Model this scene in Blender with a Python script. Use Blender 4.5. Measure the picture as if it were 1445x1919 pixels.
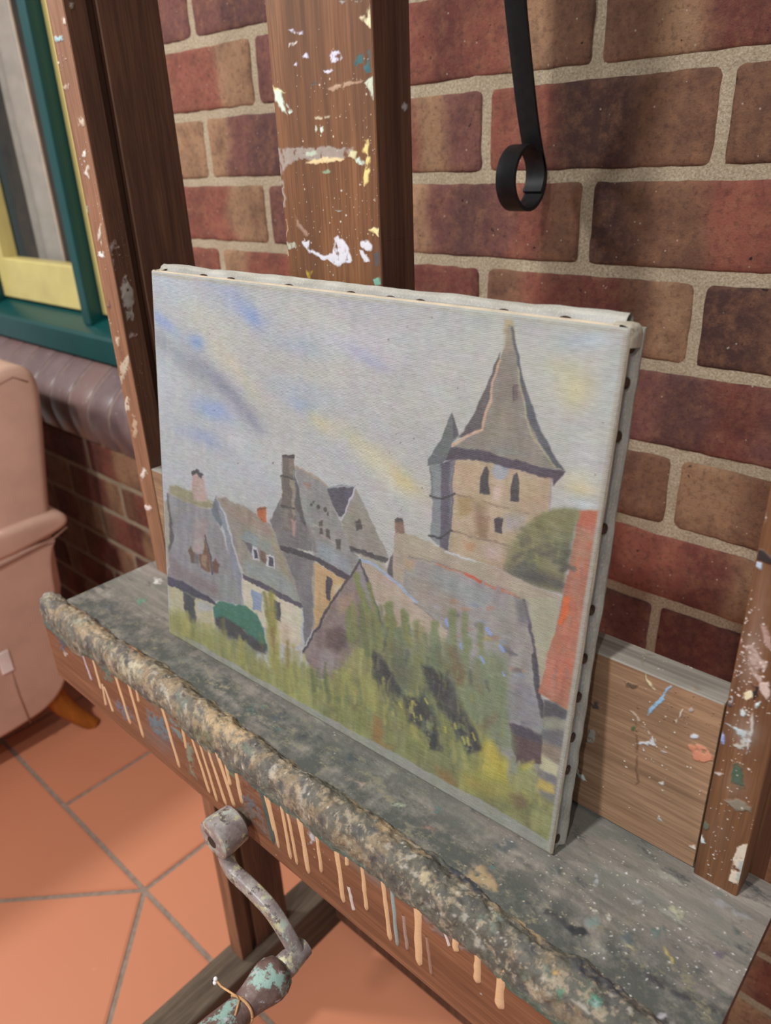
import bpy, bmesh, math, random
import numpy as np
from mathutils import Vector, Matrix, noise as mnoise

for o in list(bpy.data.objects):
    bpy.data.objects.remove(o, do_unlink=True)
SC = bpy.context.scene
COL = SC.collection
R = math.radians
rng = random.Random(11)

# ------------------------------------------------------------------ camera
IW, IH = 1445.0, 1919.0
FPX = 1396.96
CAM = np.array([0.49837, -0.70931, 1.16923])
ROLL, PITCH, YAW = -0.04250366, 0.443959096, 0.750010086
def _axes():
    cy, sy = math.cos(YAW), math.sin(YAW); cp, sp = math.cos(PITCH), math.sin(PITCH)
    cr, sr = math.cos(ROLL), math.sin(ROLL)
    f = np.array([-sy*cp, cy*cp, -sp]); r = np.array([cy, sy, 0.0]); u = np.cross(r, f)
    return cr*r+sr*u, -sr*r+cr*u, f
AX_R, AX_U, AX_F = _axes()
cam_d = bpy.data.cameras.new('camera'); cam = bpy.data.objects.new('camera', cam_d); COL.objects.link(cam)
cam_d.sensor_fit = 'HORIZONTAL'; cam_d.sensor_width = 36.0; cam_d.lens = 36.0*FPX/IW
cam_d.clip_start = 0.01
cam_d.dof.use_dof = True; cam_d.dof.focus_distance = 0.53; cam_d.dof.aperture_fstop = 10.5
cam.matrix_world = Matrix(((AX_R[0], AX_U[0], -AX_F[0], CAM[0]), (AX_R[1], AX_U[1], -AX_F[1], CAM[1]),
                           (AX_R[2], AX_U[2], -AX_F[2], CAM[2]), (0, 0, 0, 1)))
SC.camera = cam

# ------------------------------------------------------------------ light
SC.view_settings.view_transform = 'Standard'; SC.view_settings.look = 'None'
SC.view_settings.exposure = 0.0; SC.view_settings.gamma = 1.0
SC.view_settings.use_curve_mapping = False
wd = bpy.data.worlds.new('world'); SC.world = wd; wd.use_nodes = True
wd.node_tree.nodes['Background'].inputs[0].default_value = (0.98, 0.99, 1.0, 1)
wd.node_tree.nodes['Background'].inputs[1].default_value = 0.35
def lamp(name, loc, watts, size, target, color=(1.0, 0.98, 0.955)):
    d = bpy.data.lights.new(name, 'AREA'); d.shape = 'DISK'; d.size = size; d.energy = watts; d.color = color
    o = bpy.data.objects.new(name, d); COL.objects.link(o); o.location = loc
    o.rotation_euler = (Vector(target)-Vector(loc)).to_track_quat('-Z', 'Y').to_euler()
    return o
lamp('ceiling_lamp', (0.02, -1.65, 2.45) , 33, 0.13, (0.1, -0.6, 0.7))
lamp('ceiling_lamp', (0.85, -2.0, 2.45), 15, 0.08, (0.2, 0.0, 1.0))
lamp('ceiling_lamp', (-2.3, -1.7, 2.45), 52, 0.30, (-0.9, -0.1, 0.6))

# ------------------------------------------------------------------ helpers
def lin(c, a=1.0):
    def f(v):
        v /= 255.0
        return v/12.92 if v <= 0.04045 else ((v+0.055)/1.055)**2.4
    return (f(c[0]), f(c[1]), f(c[2]), a)
def ray(px):
    return AX_R*((px[0]-IW/2)/FPX) - AX_U*((px[1]-IH/2)/FPX) + AX_F
def on_plane(px, axis, val):
    d = ray(px); return Vector(CAM + d*(val-CAM[axis])/d[axis])
def new_obj(name, me, mats=(), parent=None):
    o = bpy.data.objects.new(name, me); COL.objects.link(o)
    for m in (mats if isinstance(mats, (list, tuple)) else [mats]): me.materials.append(m)
    if parent is not None:
        o.parent = parent; o.matrix_parent_inverse = Matrix.Identity(4)
    return o
def thing(name, label, cat, loc=(0, 0, 0), group=None):
    o = bpy.data.objects.new(name, None); COL.objects.link(o); o.location = loc
    o.empty_display_size = 0.05
    return tag(o, label, cat, group)
def tag(o, label, cat, group=None):
    o['label'] = label; o['category'] = cat
    if group: o['group'] = group
    return o
def struct(o):
    o['kind'] = 'structure'; return o
def smooth(me, ang=40):
    for p in me.polygons: p.use_smooth = True
    try: me.set_sharp_from_angle(angle=R(ang))
    except Exception: pass

class MB:
    """collects geometry with a colour attribute; builds one mesh object"""
    def __init__(s):
        s.bm = bmesh.new(); s.cl = s.bm.verts.layers.float_color.new('Col')
    def _fin(s, verts, faces, col, mi, sm=False):
        c = lin(col) if len(col) == 3 and max(col) > 1 else col
        for v in verts: v[s.cl] = (c[0], c[1], c[2], 1)
        for f in faces: f.material_index = mi; f.smooth = sm
    def box(s, lo, hi, bev=0.0, col=(128, 128, 128), mi=0, seg=2):
        b = bmesh.new(); bmesh.ops.create_cube(b, size=1.0)
        for v in b.verts:
            v.co = Vector([(lo[i]+hi[i])/2+v.co[i]*(hi[i]-lo[i]) for i in range(3)])
        if bev > 0:
            bmesh.ops.bevel(b, geom=list(b.edges), offset=bev, segments=seg, affect='EDGES', profile=0.5)
        s.merge(b, col, mi); b.free()
    def merge(s, b, col=(128, 128, 128), mi=0, sm=False):
        mp = {}
        vs = []
        for v in b.verts:
            nv = s.bm.verts.new(v.co); mp[v] = nv; vs.append(nv)
        fs = []
        for f in b.faces:
            try: fs.append(s.bm.faces.new([mp[v] for v in f.verts]))
            except ValueError: pass
        s._fin(vs, fs, col, mi, sm)
    def prism(s, poly, axis, a, b, bev=0.0, col=(128, 128, 128), mi=0, seg=3, sm=False):
        """2D polygon extruded along an axis (0: poly is (y,z); 1: (x,z); 2: (x,y))"""
        def P(p, t):
            return Vector((t, p[0], p[1])) if axis == 0 else Vector((p[0], t, p[1])) if axis == 1 else Vector((p[0], p[1], t))
        bb = bmesh.new()
        va = [bb.verts.new(P(p, a)) for p in poly]; vb = [bb.verts.new(P(p, b)) for p in poly]
        n = len(poly)
        bb.faces.new(va); bb.faces.new(vb)
        for i in range(n): bb.faces.new((va[i], va[(i+1) % n], vb[(i+1) % n], vb[i]))
        bmesh.ops.recalc_face_normals(bb, faces=list(bb.faces))
        if bev > 0:
            ed = [e for e in bb.edges if all(len(f.verts) == n or len(f.verts) == 4 for f in e.link_faces) and any(len(f.verts) == n and n != 4 for f in e.link_faces)] if n != 4 else list(bb.edges)
            bmesh.ops.bevel(bb, geom=ed, offset=bev, segments=seg, affect='EDGES', profile=0.5)
        s.merge(bb, col, mi, sm); bb.free()
    def tube(s, pts, rad, sides=12, col=(128, 128, 128), mi=0, cap=True, sm=True, flat=None, up=None):
        """swept circle (or ellipse/rect when flat=(w,h) and up given)"""
        pts = [Vector(p) for p in pts]; n = len(pts)
        rads = rad if isinstance(rad, (list, tuple)) else [rad]*n
        rings = []; allv = []
        t0 = (pts[1]-pts[0]).normalized()
        ref = Vector(up) if up is not None else (Vector((0, 0, 1)) if abs(t0.z) < 0.9 else Vector((1, 0, 0)))
        for i in range(n):
            t = (pts[min(i+1, n-1)]-pts[max(i-1, 0)]).normalized()
            x = ref.cross(t)
            if x.length < 1e-6: x = Vector((1, 0, 0)).cross(t)
            x.normalize(); y = t.cross(x)
            if up is None: ref = y
            ring = []
            for k in range(sides):
                a = 2*math.pi*k/sides
                if flat:
                    ca, sa = math.cos(a), math.sin(a); p = 0.45
                    dx = math.copysign(abs(ca)**p, ca)*flat[0]/2; dy = math.copysign(abs(sa)**p, sa)*flat[1]/2
                    co = pts[i]+x*dx*rads[i]+y*dy*rads[i]
                else:
                    co = pts[i]+(x*math.cos(a)+y*math.sin(a))*rads[i]
                ring.append(s.bm.verts.new(co))
            rings.append(ring); allv += ring
        fs = []
        for i in range(n-1):
            for k in range(sides):
                fs.append(s.bm.faces.new((rings[i][k], rings[i][(k+1) % sides], rings[i+1][(k+1) % sides], rings[i+1][k])))
        s._fin(allv, fs, col, mi, sm)
        if cap:
            c = [s.bm.faces.new(list(reversed(rings[0]))), s.bm.faces.new(rings[-1])]
            for f in c: f.material_index = mi
    def grid(s, fn, nu, nv, col=None, mi=0, sm=True, flip=False):
        vs = []
        for j in range(nv+1):
            row = []
            for i in range(nu+1):
                co, c = fn(i/nu, j/nv)
                v = s.bm.verts.new(co); v[s.cl] = c if len(c) == 4 else lin(c); row.append(v)
            vs.append(row)
        for j in range(nv):
            for i in range(nu):
                q = (vs[j][i], vs[j][i+1], vs[j+1][i+1], vs[j+1][i])
                f = s.bm.faces.new(q if not flip else tuple(reversed(q))); f.smooth = sm; f.material_index = mi
        return vs
    def blob(s, c, ex, ey, en, col, mi=1, pts=None, thick=0.0007, jag=0.25, n=22):
        """raised paint smear: c centre, ex/ey half axes (vectors), en normal; or pts = 3-D outline"""
        if pts is None:
            ph = rng.random()*99
            pts = []
            for k in range(n):
                a = 2*math.pi*k/n
                r = 1+jag*2.0*(mnoise.noise(Vector((math.cos(a)*1.7+ph, math.sin(a)*1.7, ph))))+rng.uniform(-jag, jag)*0.35
                pts.append(c+ex*math.cos(a)*r+ey*math.sin(a)*r)
        else:
            out = []; m = len(pts)
            for k in range(m):
                a, b = pts[k], pts[(k+1) % m]
                L = (b-a).length; d = max(1, int(L/0.0035))
                for q in range(d):
                    p = a.lerp(b, q/d)
                    out.append(p+Vector((rng.uniform(-1, 1), rng.uniform(-1, 1), rng.uniform(-1, 1)))*jag*0.003)
            pts = [p-en*((p-pts[0]).dot(en)) for p in out]
        cen = sum(pts, Vector())/len(pts)
        base = [s.bm.verts.new(p+en*0.00005) for p in pts]
        top = [s.bm.verts.new(p.lerp(cen, 0.10)+en*thick) for p in pts]
        n = len(pts); fs = [s.bm.faces.new(top)]
        for k in range(n): fs.append(s.bm.faces.new((base[k], base[(k+1) % n], top[(k+1) % n], top[k])))
        s._fin(base+top, fs, col, mi, True); fs[0].smooth = False
    def add_mesh(s, me, mi):
        n = len(s.bm.faces); s.bm.from_mesh(me); s.bm.faces.ensure_lookup_table()
        for f in s.bm.faces[n:]: f.material_index = mi; f.smooth = True
        bpy.data.meshes.remove(me)
    def build(s, name, mats, parent=None, sm=None, recalc=True):
        if recalc: bmesh.ops.recalc_face_normals(s.bm, faces=list(s.bm.faces))
        me = bpy.data.meshes.new(name); s.bm.to_mesh(me); s.bm.free()
        if sm: smooth(me, sm)
        return new_obj(name, me, mats, parent)


# ------------------------------------------------------------------ painter: colours laid on fine meshes, stroke by stroke
def vnoise(x, y, seed):
    r = np.random.RandomState(seed); g_ = r.rand(257, 257); g_[256] = g_[0]; g_[:, 256] = g_[:, 0]
    xi = np.floor(x).astype(int); yi = np.floor(y).astype(int); fx = x-xi; fy = y-yi
    fx = fx*fx*(3-2*fx); fy = fy*fy*(3-2*fy); xi %= 256; yi %= 256
    return (g_[yi, xi]*(1-fx)+g_[yi, xi+1]*fx)*(1-fy)+(g_[yi+1, xi]*(1-fx)+g_[yi+1, xi+1]*fx)*fy
def fbm(x, y, seed, o=4):
    s = 0; a = .5; t = 0
    for i in range(o):
        s = s+a*vnoise(x*2**i+i*17.3, y*2**i+i*9.1, seed+i); t += a; a *= .55
    return s/t
class Painter:
    """world: (n,m,3) points of a surface; marks are given in the photograph's pixels and land on the surface itself"""
    def __init__(s, world, P, Q, warp=3.0, fine=1.0, base=None):
        d = world-CAM; z = d @ AX_F
        s.X0 = IW/2+FPX*(d @ AX_R)/z; s.Y0 = IH/2-FPX*(d @ AX_U)/z
        s.P, s.Q = P, Q                       # metres along the surface
        wx = (fbm(P*70, Q*70, 3)-.5)*warp*2.2+(fbm(P*240, Q*240, 5, 2)-.5)*warp*fine
        wy = (fbm(P*70, Q*70, 13)-.5)*warp*2.2+(fbm(P*330, Q*330, 15, 2)-.5)*warp*fine
        s.X, s.Y = s.X0+wx, s.Y0+wy
        s.C = np.zeros(P.shape+(3,)); s.A = np.zeros(P.shape)
        if base is not None: s.C[:] = base; s.A[:] = 1
        s.stk = fbm(P*160, Q*50, 21, 3); s.rn = fbm(P*230, Q*230, 27, 3)
    def comp(s, m, col, vary=10, vs=None):
        c = np.array(col, float)[None, None]+((vs if vs is not None else s.stk)-.5)[..., None]*2*vary
        A2 = m+s.A*(1-m)
        s.C = (c*m[..., None]+s.C*(s.A*(1-m))[..., None])/np.maximum(A2, 1e-6)[..., None]; s.A = A2
    def _sel(s, pts, pad):
        x0, y0 = pts.min(0)-pad; x1, y1 = pts.max(0)+pad
        return (s.X > x0) & (s.X < x1) & (s.Y > y0) & (s.Y < y1)
    def poly(s, pts, col, soft=1.6, a=1.0, vary=12, vs=None, rag=0.0):
        pts = np.array(pts, float); sel = s._sel(pts, 6)
        if not sel.any(): return
        px_, py_ = s.X[sel], s.Y[sel]; ins = np.zeros(px_.shape, bool); d2 = np.full(px_.shape, 1e9)
        for i in range(len(pts)):
            ax, ay = pts[i]; bx, by = pts[(i+1) % len(pts)]
            if ay != by: ins ^= ((ay > py_) != (by > py_)) & (px_ < (bx-ax)*(py_-ay)/(by-ay)+ax)
            L2 = (bx-ax)**2+(by-ay)**2+1e-9
            t_ = np.clip(((px_-ax)*(bx-ax)+(py_-ay)*(by-ay))/L2, 0, 1)
            d2 = np.minimum(d2, (px_-ax-t_*(bx-ax))**2+(py_-ay-t_*(by-ay))**2)
        sd = np.where(ins, np.sqrt(d2), -np.sqrt(d2))
        m = np.zeros(s.X.shape); m[sel] = np.clip(.5+sd/(2*soft), 0, 1)*a
        if rag: m *= np.clip((s.rn-rag)*5+.5, 0, 1)
        s.comp(m, col, vary, vs)
    def line(s, pts, w, col, a=1.0, soft=1.2, vary=8, rag=0.0):
        pts = np.array(pts, float); sel = s._sel(pts, w+6)
        if not sel.any(): return
        px_, py_ = s.X[sel], s.Y[sel]; d2 = np.full(px_.shape, 1e9)
        for i in range(len(pts)-1):
            ax, ay = pts[i]; bx, by = pts[i+1]; L2 = (bx-ax)**2+(by-ay)**2+1e-9
            t_ = np.clip(((px_-ax)*(bx-ax)+(py_-ay)*(by-ay))/L2, 0, 1)
            d2 = np.minimum(d2, (px_-ax-t_*(bx-ax))**2+(py_-ay-t_*(by-ay))**2)
        m = np.zeros(s.X.shape); m[sel] = np.clip(.5+(w/2-np.sqrt(d2))/(2*soft), 0, 1)*a
        if rag: m *= np.clip((s.stk-rag)*6+.5, 0, 1)
        s.comp(m, col, vary)
    def blur(s, cx, cy, rx, ry, ang, col, a=.7, rag=.5):
        ca, sa = math.cos(R(ang)), math.sin(R(ang))
        x = (s.X-cx)*ca+(s.Y-cy)*sa; y = -(s.X-cx)*sa+(s.Y-cy)*ca
        n = fbm(s.P*27+cx, s.Q*27+cy, 31, 3)
        s.comp(np.clip(np.exp(-((x/rx)**2+(y/ry)**2)*1.1)*(1-rag+rag*2*n), 0, 1)*a, col, 5)
    def specks(s, cx, cy, sx, sy, n, col, r0=.0002, r1=.0007, a=.9):
        dP = s.P[0, 1]-s.P[0, 0]; dQ = s.Q[1, 0]-s.Q[0, 0]; nq, np_ = s.P.shape
        for _ in range(n):
            qx, qy = cx+rng.gauss(0, sx), cy+rng.gauss(0, sy)
            k = np.argmin((s.X0[::6, ::6]-qx)**2+(s.Y0[::6, ::6]-qy)**2); j, i = np.unravel_index(k, s.X0[::6, ::6].shape)
            if (s.X0[j*6, i*6]-qx)**2+(s.Y0[j*6, i*6]-qy)**2 > 900: continue
            j = min(nq-1, j*6+rng.randrange(6)); i = min(np_-1, i*6+rng.randrange(6))
            r = r0+(r1-r0)*rng.random()**2.5; w = int(r/min(dP, dQ)*1.6)+2
            j0, j1, i0, i1 = max(0, j-w), min(nq, j+w+1), max(0, i-w), min(np_, i+w+1)
            d = np.hypot((s.P[j0:j1, i0:i1]-s.P[j, i])*rng.uniform(.7, 1.3), s.Q[j0:j1, i0:i1]-s.Q[j, i])
            m = np.clip((r-d)/dP+.5, 0, 1)*a; c = np.array(col, float)+rng.uniform(-14, 10)
            A2 = m+s.A[j0:j1, i0:i1]*(1-m)
            s.C[j0:j1, i0:i1] = (c*m[..., None]+s.C[j0:j1, i0:i1]*(s.A[j0:j1, i0:i1]*(1-m))[..., None])/np.maximum(A2, 1e-6)[..., None]
            s.A[j0:j1, i0:i1] = A2
    def rgba(s):
        l_ = np.clip(s.C, 4, 250)/255.0; l_ = np.where(l_ <= .04045, l_/12.92, ((l_+.055)/1.055)**2.4)
        return np.concatenate([l_, s.A[..., None]], -1)
def grid_mesh(name, co, rgba, mats, parent, flip=False):
    nv, nu = co.shape[0]-1, co.shape[1]-1
    me = bpy.data.meshes.new(name or 'skin'); n = (nu+1)*(nv+1)
    me.vertices.add(n); me.vertices.foreach_set('co', co.reshape(-1).astype(np.float32))
    idx = np.arange(n).reshape(nv+1, nu+1)
    q = np.stack([idx[:-1, :-1], idx[:-1, 1:], idx[1:, 1:], idx[1:, :-1]], -1).reshape(-1, 4)
    if flip: q = q[:, ::-1]
    nf = len(q)
    me.loops.add(nf*4); me.loops.foreach_set('vertex_index', np.ascontiguousarray(q).reshape(-1).astype(np.int32))
    me.polygons.add(nf); me.polygons.foreach_set('loop_start', np.arange(0, nf*4, 4, dtype=np.int32))
    me.update(calc_edges=True); me.validate()
    me.polygons.foreach_set('use_smooth', np.ones(nf, bool))
    at = me.color_attributes.new('Col', 'FLOAT_COLOR', 'POINT')
    at.data.foreach_set('color', rgba.reshape(-1).astype(np.float32))
    return new_obj(name, me, mats, parent) if name else me
def crop(ox, oy, s):          # coordinates read in an enlarged crop of the photo
    return lambda *p: [(ox+p[i]*s, oy+p[i+1]*s) for i in range(0, len(p), 2)]

# ------------------------------------------------------------------ materials
class NT:
    def __init__(s, name, rough=0.6, spec=0.4):
        s.m = bpy.data.materials.new(name); s.m.use_nodes = True
        s.n = s.m.node_tree.nodes; s.l = s.m.node_tree.links
        s.b = s.n['Principled BSDF']; s.b.inputs['Roughness'].default_value = rough
        s.b.inputs['Specular IOR Level'].default_value = spec
        s.tc = s.n.new('ShaderNodeTexCoord')
    def _set(s, sock, v):
        if hasattr(v, 'is_linked') or isinstance(v, bpy.types.NodeSocket): s.l.new(v, sock)
        else: sock.default_value = v
    def mapping(s, scale=(1, 1, 1), rot=(0, 0, 0), coord='Object', loc=(0, 0, 0)):
        m = s.n.new('ShaderNodeMapping'); s.l.new(s.tc.outputs[coord], m.inputs[0])
        m.inputs['Scale'].default_value = scale; m.inputs['Rotation'].default_value = rot; m.inputs['Location'].default_value = loc
        return m.outputs[0]
    def noise(s, scale=5, detail=6, rough=0.6, vec=None, dist=0.0):
        t = s.n.new('ShaderNodeTexNoise'); t.inputs['Scale'].default_value = scale; t.inputs['Detail'].default_value = detail
        t.inputs['Roughness'].default_value = rough; t.inputs['Distortion'].default_value = dist
        s.l.new(vec if vec is not None else s.tc.outputs['Object'], t.inputs['Vector'])
        return t.outputs['Fac']
    def voro(s, scale, vec=None, feat='F1', rand=1.0):
        t = s.n.new('ShaderNodeTexVoronoi'); t.inputs['Scale'].default_value = scale; t.feature = feat
        t.inputs['Randomness'].default_value = rand
        s.l.new(vec if vec is not None else s.tc.outputs['Object'], t.inputs['Vector'])
        return t.outputs['Distance']
    def ramp(s, fac, stops, interp='LINEAR'):
        r = s.n.new('ShaderNodeValToRGB'); r.color_ramp.interpolation = interp
        e = r.color_ramp.elements
        while len(e) < len(stops): e.new(0.5)
        for i, (p, c) in enumerate(stops):
            e[i].position = p; e[i].color = lin(c) if isinstance(c, tuple) else (c, c, c, 1)
        s.l.new(fac, r.inputs[0]); return r.outputs[0]
    def attr(s, name='Col'):
        a = s.n.new('ShaderNodeAttribute'); a.attribute_name = name; return a.outputs['Color']
    def attr_alpha(s, name='Col'):
        a = s.n.new('ShaderNodeAttribute'); a.attribute_name = name; return a.outputs['Alpha']
    def mix(s, fac, a, b, mode='MIX'):
        m = s.n.new('ShaderNodeMix'); m.data_type = 'RGBA'; m.blend_type = mode
        s._set(m.inputs[0], fac)
        for sock, v in ((m.inputs[6], a), (m.inputs[7], b)):
            if isinstance(v, tuple): sock.default_value = lin(v)
            else: s.l.new(v, sock)
        return m.outputs[2]
    def math(s, op, a, b=0.0, clamp=False):
        m = s.n.new('ShaderNodeMath'); m.operation = op; m.use_clamp = clamp
        s._set(m.inputs[0], a); s._set(m.inputs[1], b); return m.outputs[0]
    def base(s, v): s.l.new(v, s.b.inputs['Base Color']) if not isinstance(v, tuple) else setattr(s.b.inputs['Base Color'], 'default_value', lin(v))
    def rough(s, v): s._set(s.b.inputs['Roughness'], v)
    def bump(s, h, strength=0.3, dist=0.002, prev=None):
        b = s.n.new('ShaderNodeBump'); b.inputs['Strength'].default_value = strength; b.inputs['Distance'].default_value = dist
        s.l.new(h, b.inputs['Height'])
        if prev is not None: s.l.new(prev, b.inputs['Normal'])
        s.l.new(b.outputs[0], s.b.inputs['Normal']); return b.outputs[0]

def wood(name, dark, mid, light, axis=2, rough=0.5, stain=0.25, grain=1.0, painted=False):
    t = NT(name, rough, 0.35)
    sc = [60.0*grain]*3; sc[axis] = 3.0
    v = t.mapping(tuple(sc))
    g = t.noise(1.0, 8, 0.65, v, 0.6)
    c = t.ramp(g, [(0.28, dark), (0.5, mid), (0.74, light)])
    sc2 = [260.0]*3; sc2[axis] = 9.0
    f = t.noise(1.0, 4, 0.6, t.mapping(tuple(sc2)))
    c = t.mix(t.ramp(f, [(0.42, 0.0), (0.5, 0.55), (0.56, 0.0)]), c, dark)
    st = t.noise(14, 6, 0.6)
    c = t.mix(t.math('MULTIPLY', t.ramp(st, [(0.5, 0.0), (0.75, 1.0)]), stain), c, dark)
    if painted:
        al = t.attr_alpha()
        c = t.mix(al, c, t.attr())
        b0 = t.bump(al, 0.5, 0.0006)
        t.base(c); t.rough(t.ramp(g, [(0.3, min(1, rough+.15)), (0.7, rough)])); t.bump(f, 0.2, 0.0005, b0)
        return t.m
    t.base(c); t.rough(t.ramp(g, [(0.3, min(1, rough+.15)), (0.7, rough)]))
    t.bump(f, 0.25, 0.0006)
    return t.m
M = {}
M['oak'] = wood('oak_wood', (80, 51, 32), (113, 73, 44), (136, 93, 60), 2, 0.5)
M['oak_h'] = wood('oak_wood_horizontal', (108, 82, 62), (148, 116, 90), (172, 140, 112), 0, 0.6)
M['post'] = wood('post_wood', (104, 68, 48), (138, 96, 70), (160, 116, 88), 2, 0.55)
M['dark_shade'] = wood('dark_shaded_wood', (62, 42, 33), (90, 62, 48), (112, 80, 62), 2, 0.42)  # dark wood; on upright and mast it puts side shade into the colour
M['rightwood'] = wood('right_post_wood', (82, 54, 36), (112, 75, 49), (136, 98, 68), 2, 0.45, 0.5)
M['apron'] = wood('apron_wood', (92, 58, 40), (124, 80, 56), (146, 100, 72), 0, 0.5)
for k_ in ('oak', 'oak_h', 'post', 'rightwood', 'apron'): pass
M['oak_p'] = wood('oak_wood_painted', (80, 51, 32), (113, 73, 44), (136, 93, 60), 2, 0.5, painted=True)
M['oak_h_p'] = wood('rail_wood_painted', (108, 82, 62), (148, 116, 90), (172, 140, 112), 0, 0.6, painted=True)
M['post_p'] = wood('post_wood_painted', (104, 68, 48), (138, 96, 70), (160, 116, 88), 2, 0.55, painted=True)
M['dark_shade_p'] = wood('dark_shaded_wood_painted', (62, 42, 33), (90, 62, 48), (112, 80, 62), 2, 0.42, painted=True)
M['rightwood_p'] = wood('right_post_wood_painted', (82, 54, 36), (112, 75, 49), (136, 98, 68), 2, 0.45, 0.5, painted=True)
M['apron_p'] = wood('apron_wood_painted', (92, 58, 40), (124, 80, 56), (146, 100, 72), 0, 0.5, painted=True)
M['runner'] = wood('runner_wood', (62, 50, 40), (92, 78, 64), (118, 104, 88), 1, 0.6, 0.5)
M['chairleg'] = wood('chair_leg_wood', (130, 72, 24), (160, 92, 34), (180, 108, 44), 2, 0.35)

t = NT('wet_look_paint', 0.45, 0.4); t.base(t.mix(t.math('MULTIPLY', t.noise(240, 4), 0.12), t.attr(), (225, 215, 200)))
t.bump(t.noise(500, 4), 0.35, 0.0008); M['paint'] = t.m

t = NT('grey_dusty_wood', 0.72, 0.3)
g = t.noise(1.0, 6, 0.6, t.mapping((6, 180, 60)))
c = t.ramp(g, [(0.3, (104, 98, 90)), (0.55, (138, 133, 124)), (0.75, (160, 156, 148))]); t.base(c)
t.bump(g, 0.3, 0.0008); M['greywood'] = t.m
t = NT('grey_dusty_wood_painted', 0.72, 0.3)
g = t.noise(1.0, 6, 0.6, t.mapping((6, 180, 60)))
c = t.ramp(g, [(0.3, (104, 98, 90)), (0.55, (138, 133, 124)), (0.75, (160, 156, 148))]); t.base(t.mix(t.attr_alpha(), c, t.attr()))
t.bump(g, 0.3, 0.0008); M['greywood_p'] = t.m

# tray: bare grey wood at the back, caked with smeared paint towards the lip
t = NT('paint_smeared_tray', 0.62, 0.4)
sx_ = t.n.new('ShaderNodeSeparateXYZ'); t.l.new(t.tc.outputs['Object'], sx_.inputs[0])
lipf = t.math('MULTIPLY', t.math('SUBTRACT', -0.03, sx_.outputs[1]), 20.0, True)
v1 = t.mapping((9, 26, 9)); v2 = t.mapping((30, 70, 30), loc=(3, 1, 0)); v3 = t.mapping((16, 60, 16), loc=(7, 4, 0))
g = t.noise(1.0, 7, 0.62, t.mapping((7, 150, 7)))
c = t.ramp(g, [(0.3, (108, 101, 94)), (0.55, (136, 128, 120)), (0.75, (156, 148, 139))])
c = t.mix(t.ramp(t.noise(1, 7, 0.7, v1), [(0.46, 0.0), (0.62, 0.85)]), c, (104, 106, 99))
c = t.mix(t.ramp(t.noise(1, 7, 0.7, v2), [(0.57, 0.0), (0.66, 0.8)]), c, (62, 64, 66))
c = t.mix(t.ramp(t.noise(1, 6, 0.7, v3), [(0.60, 0.0), (0.68, 0.7)]), c, (150, 150, 138))
c = t.mix(t.math('MULTIPLY', lipf, t.ramp(t.noise(55, 6, 0.7), [(0.34, 0.0), (0.56, 1.0)])), c, (76, 78, 74))
c = t.mix(t.math('MULTIPLY', lipf, t.ramp(t.noise(1, 6, 0.75, t.mapping((70, 120, 50), loc=(5, 5, 5))), [(0.55, 0.0), (0.64, 0.8)])), c, (128, 122, 100))
c = t.mix(t.ramp(t.noise(1, 5, 0.7, t.mapping((34, 50, 30), loc=(2, 9, 1))), [(0.655, 0.0), (0.70, 0.75)]), c, (74, 108, 104))
al = t.attr_alpha()
c = t.mix(al, c, t.attr())
t.base(c); b1 = t.bump(t.noise(160, 6, 0.7), 0.5, 0.0012); b1 = t.bump(al, 0.4, 0.0006, b1); t.bump(g, 0.25, 0.0008, b1); M['tray'] = t.m

# encrusted paint on the lip
t = NT('crusted_paint', 0.7, 0.35)
n2 = t.noise(110, 8, 0.75)
c = t.mix(t.ramp(t.noise(260, 6, 0.75), [(0.52, 0.0), (0.6, 0.55)]), t.attr(), (84, 80, 76))
c = t.mix(t.ramp(t.noise(230, 6, 0.75, t.mapping((1, 1, 1), loc=(4, 4, 1))), [(0.56, 0.0), (0.64, 0.5)]), c, (196, 176, 146))
t.base(c); b1 = t.bump(n2, 0.7, 0.003); t.bump(t.noise(320, 6, 0.7), 0.6, 0.0012, b1); M['crust'] = t.m

t = NT('oil_paint_on_canvas', 0.55, 0.3)
c = t.mix(t.math('MULTIPLY', t.noise(1, 4, 0.65, t.mapping((400, 400, 1100))), 0.10), t.attr(), (214, 212, 206))
t.base(c)
wv = t.n.new('ShaderNodeTexWave'); wv.inputs['Scale'].default_value = 300; wv.inputs['Distortion'].default_value = 1.2; wv.bands_direction = 'Z'
wv2 = t.n.new('ShaderNodeTexWave'); wv2.inputs['Scale'].default_value = 300; wv2.inputs['Distortion'].default_value = 1.2; wv2.bands_direction = 'X'
for w in (wv, wv2): t.l.new(t.tc.outputs['Object'], w.inputs['Vector'])
h = t.math('ADD', wv.outputs['Fac'], wv2.outputs['Fac'])
b1 = t.bump(h, 0.25, 0.0006); t.bump(t.noise(1, 6, 0.7, t.mapping((120, 120, 420))), 0.6, 0.0010, b1); M['canvas_paint'] = t.m

t = NT('raw_canvas_cloth', 0.9, 0.15)
c = t.mix(t.ramp(t.noise(40, 6), [(0.4, 0.0), (0.7, 0.6)]), t.attr(), (140, 136, 126))
c = t.mix(t.ramp(t.noise(1, 4, 0.6, t.mapping((900, 900, 500))), [(0.5, 0.0), (0.7, 0.35)]), c, (205, 198, 180))
t.base(c); t.bump(t.noise(1100, 3, 0.6), 0.5, 0.0006); M['cloth'] = t.m

t = NT('rusty_tack', 0.55, 0.5); t.base(t.ramp(t.noise(600, 4), [(0.35, (48, 36, 30)), (0.7, (96, 70, 56))])); t.b.inputs['Metallic'].default_value = 0.5; M['tack'] = t.m

t = NT('black_iron', 0.5, 0.4); t.base(t.ramp(t.noise(120, 4), [(0.3, (20, 20, 22)), (0.7, (34, 34, 37))])); t.bump(t.noise(400, 4), 0.15, 0.0004); M['iron'] = t.m

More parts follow.
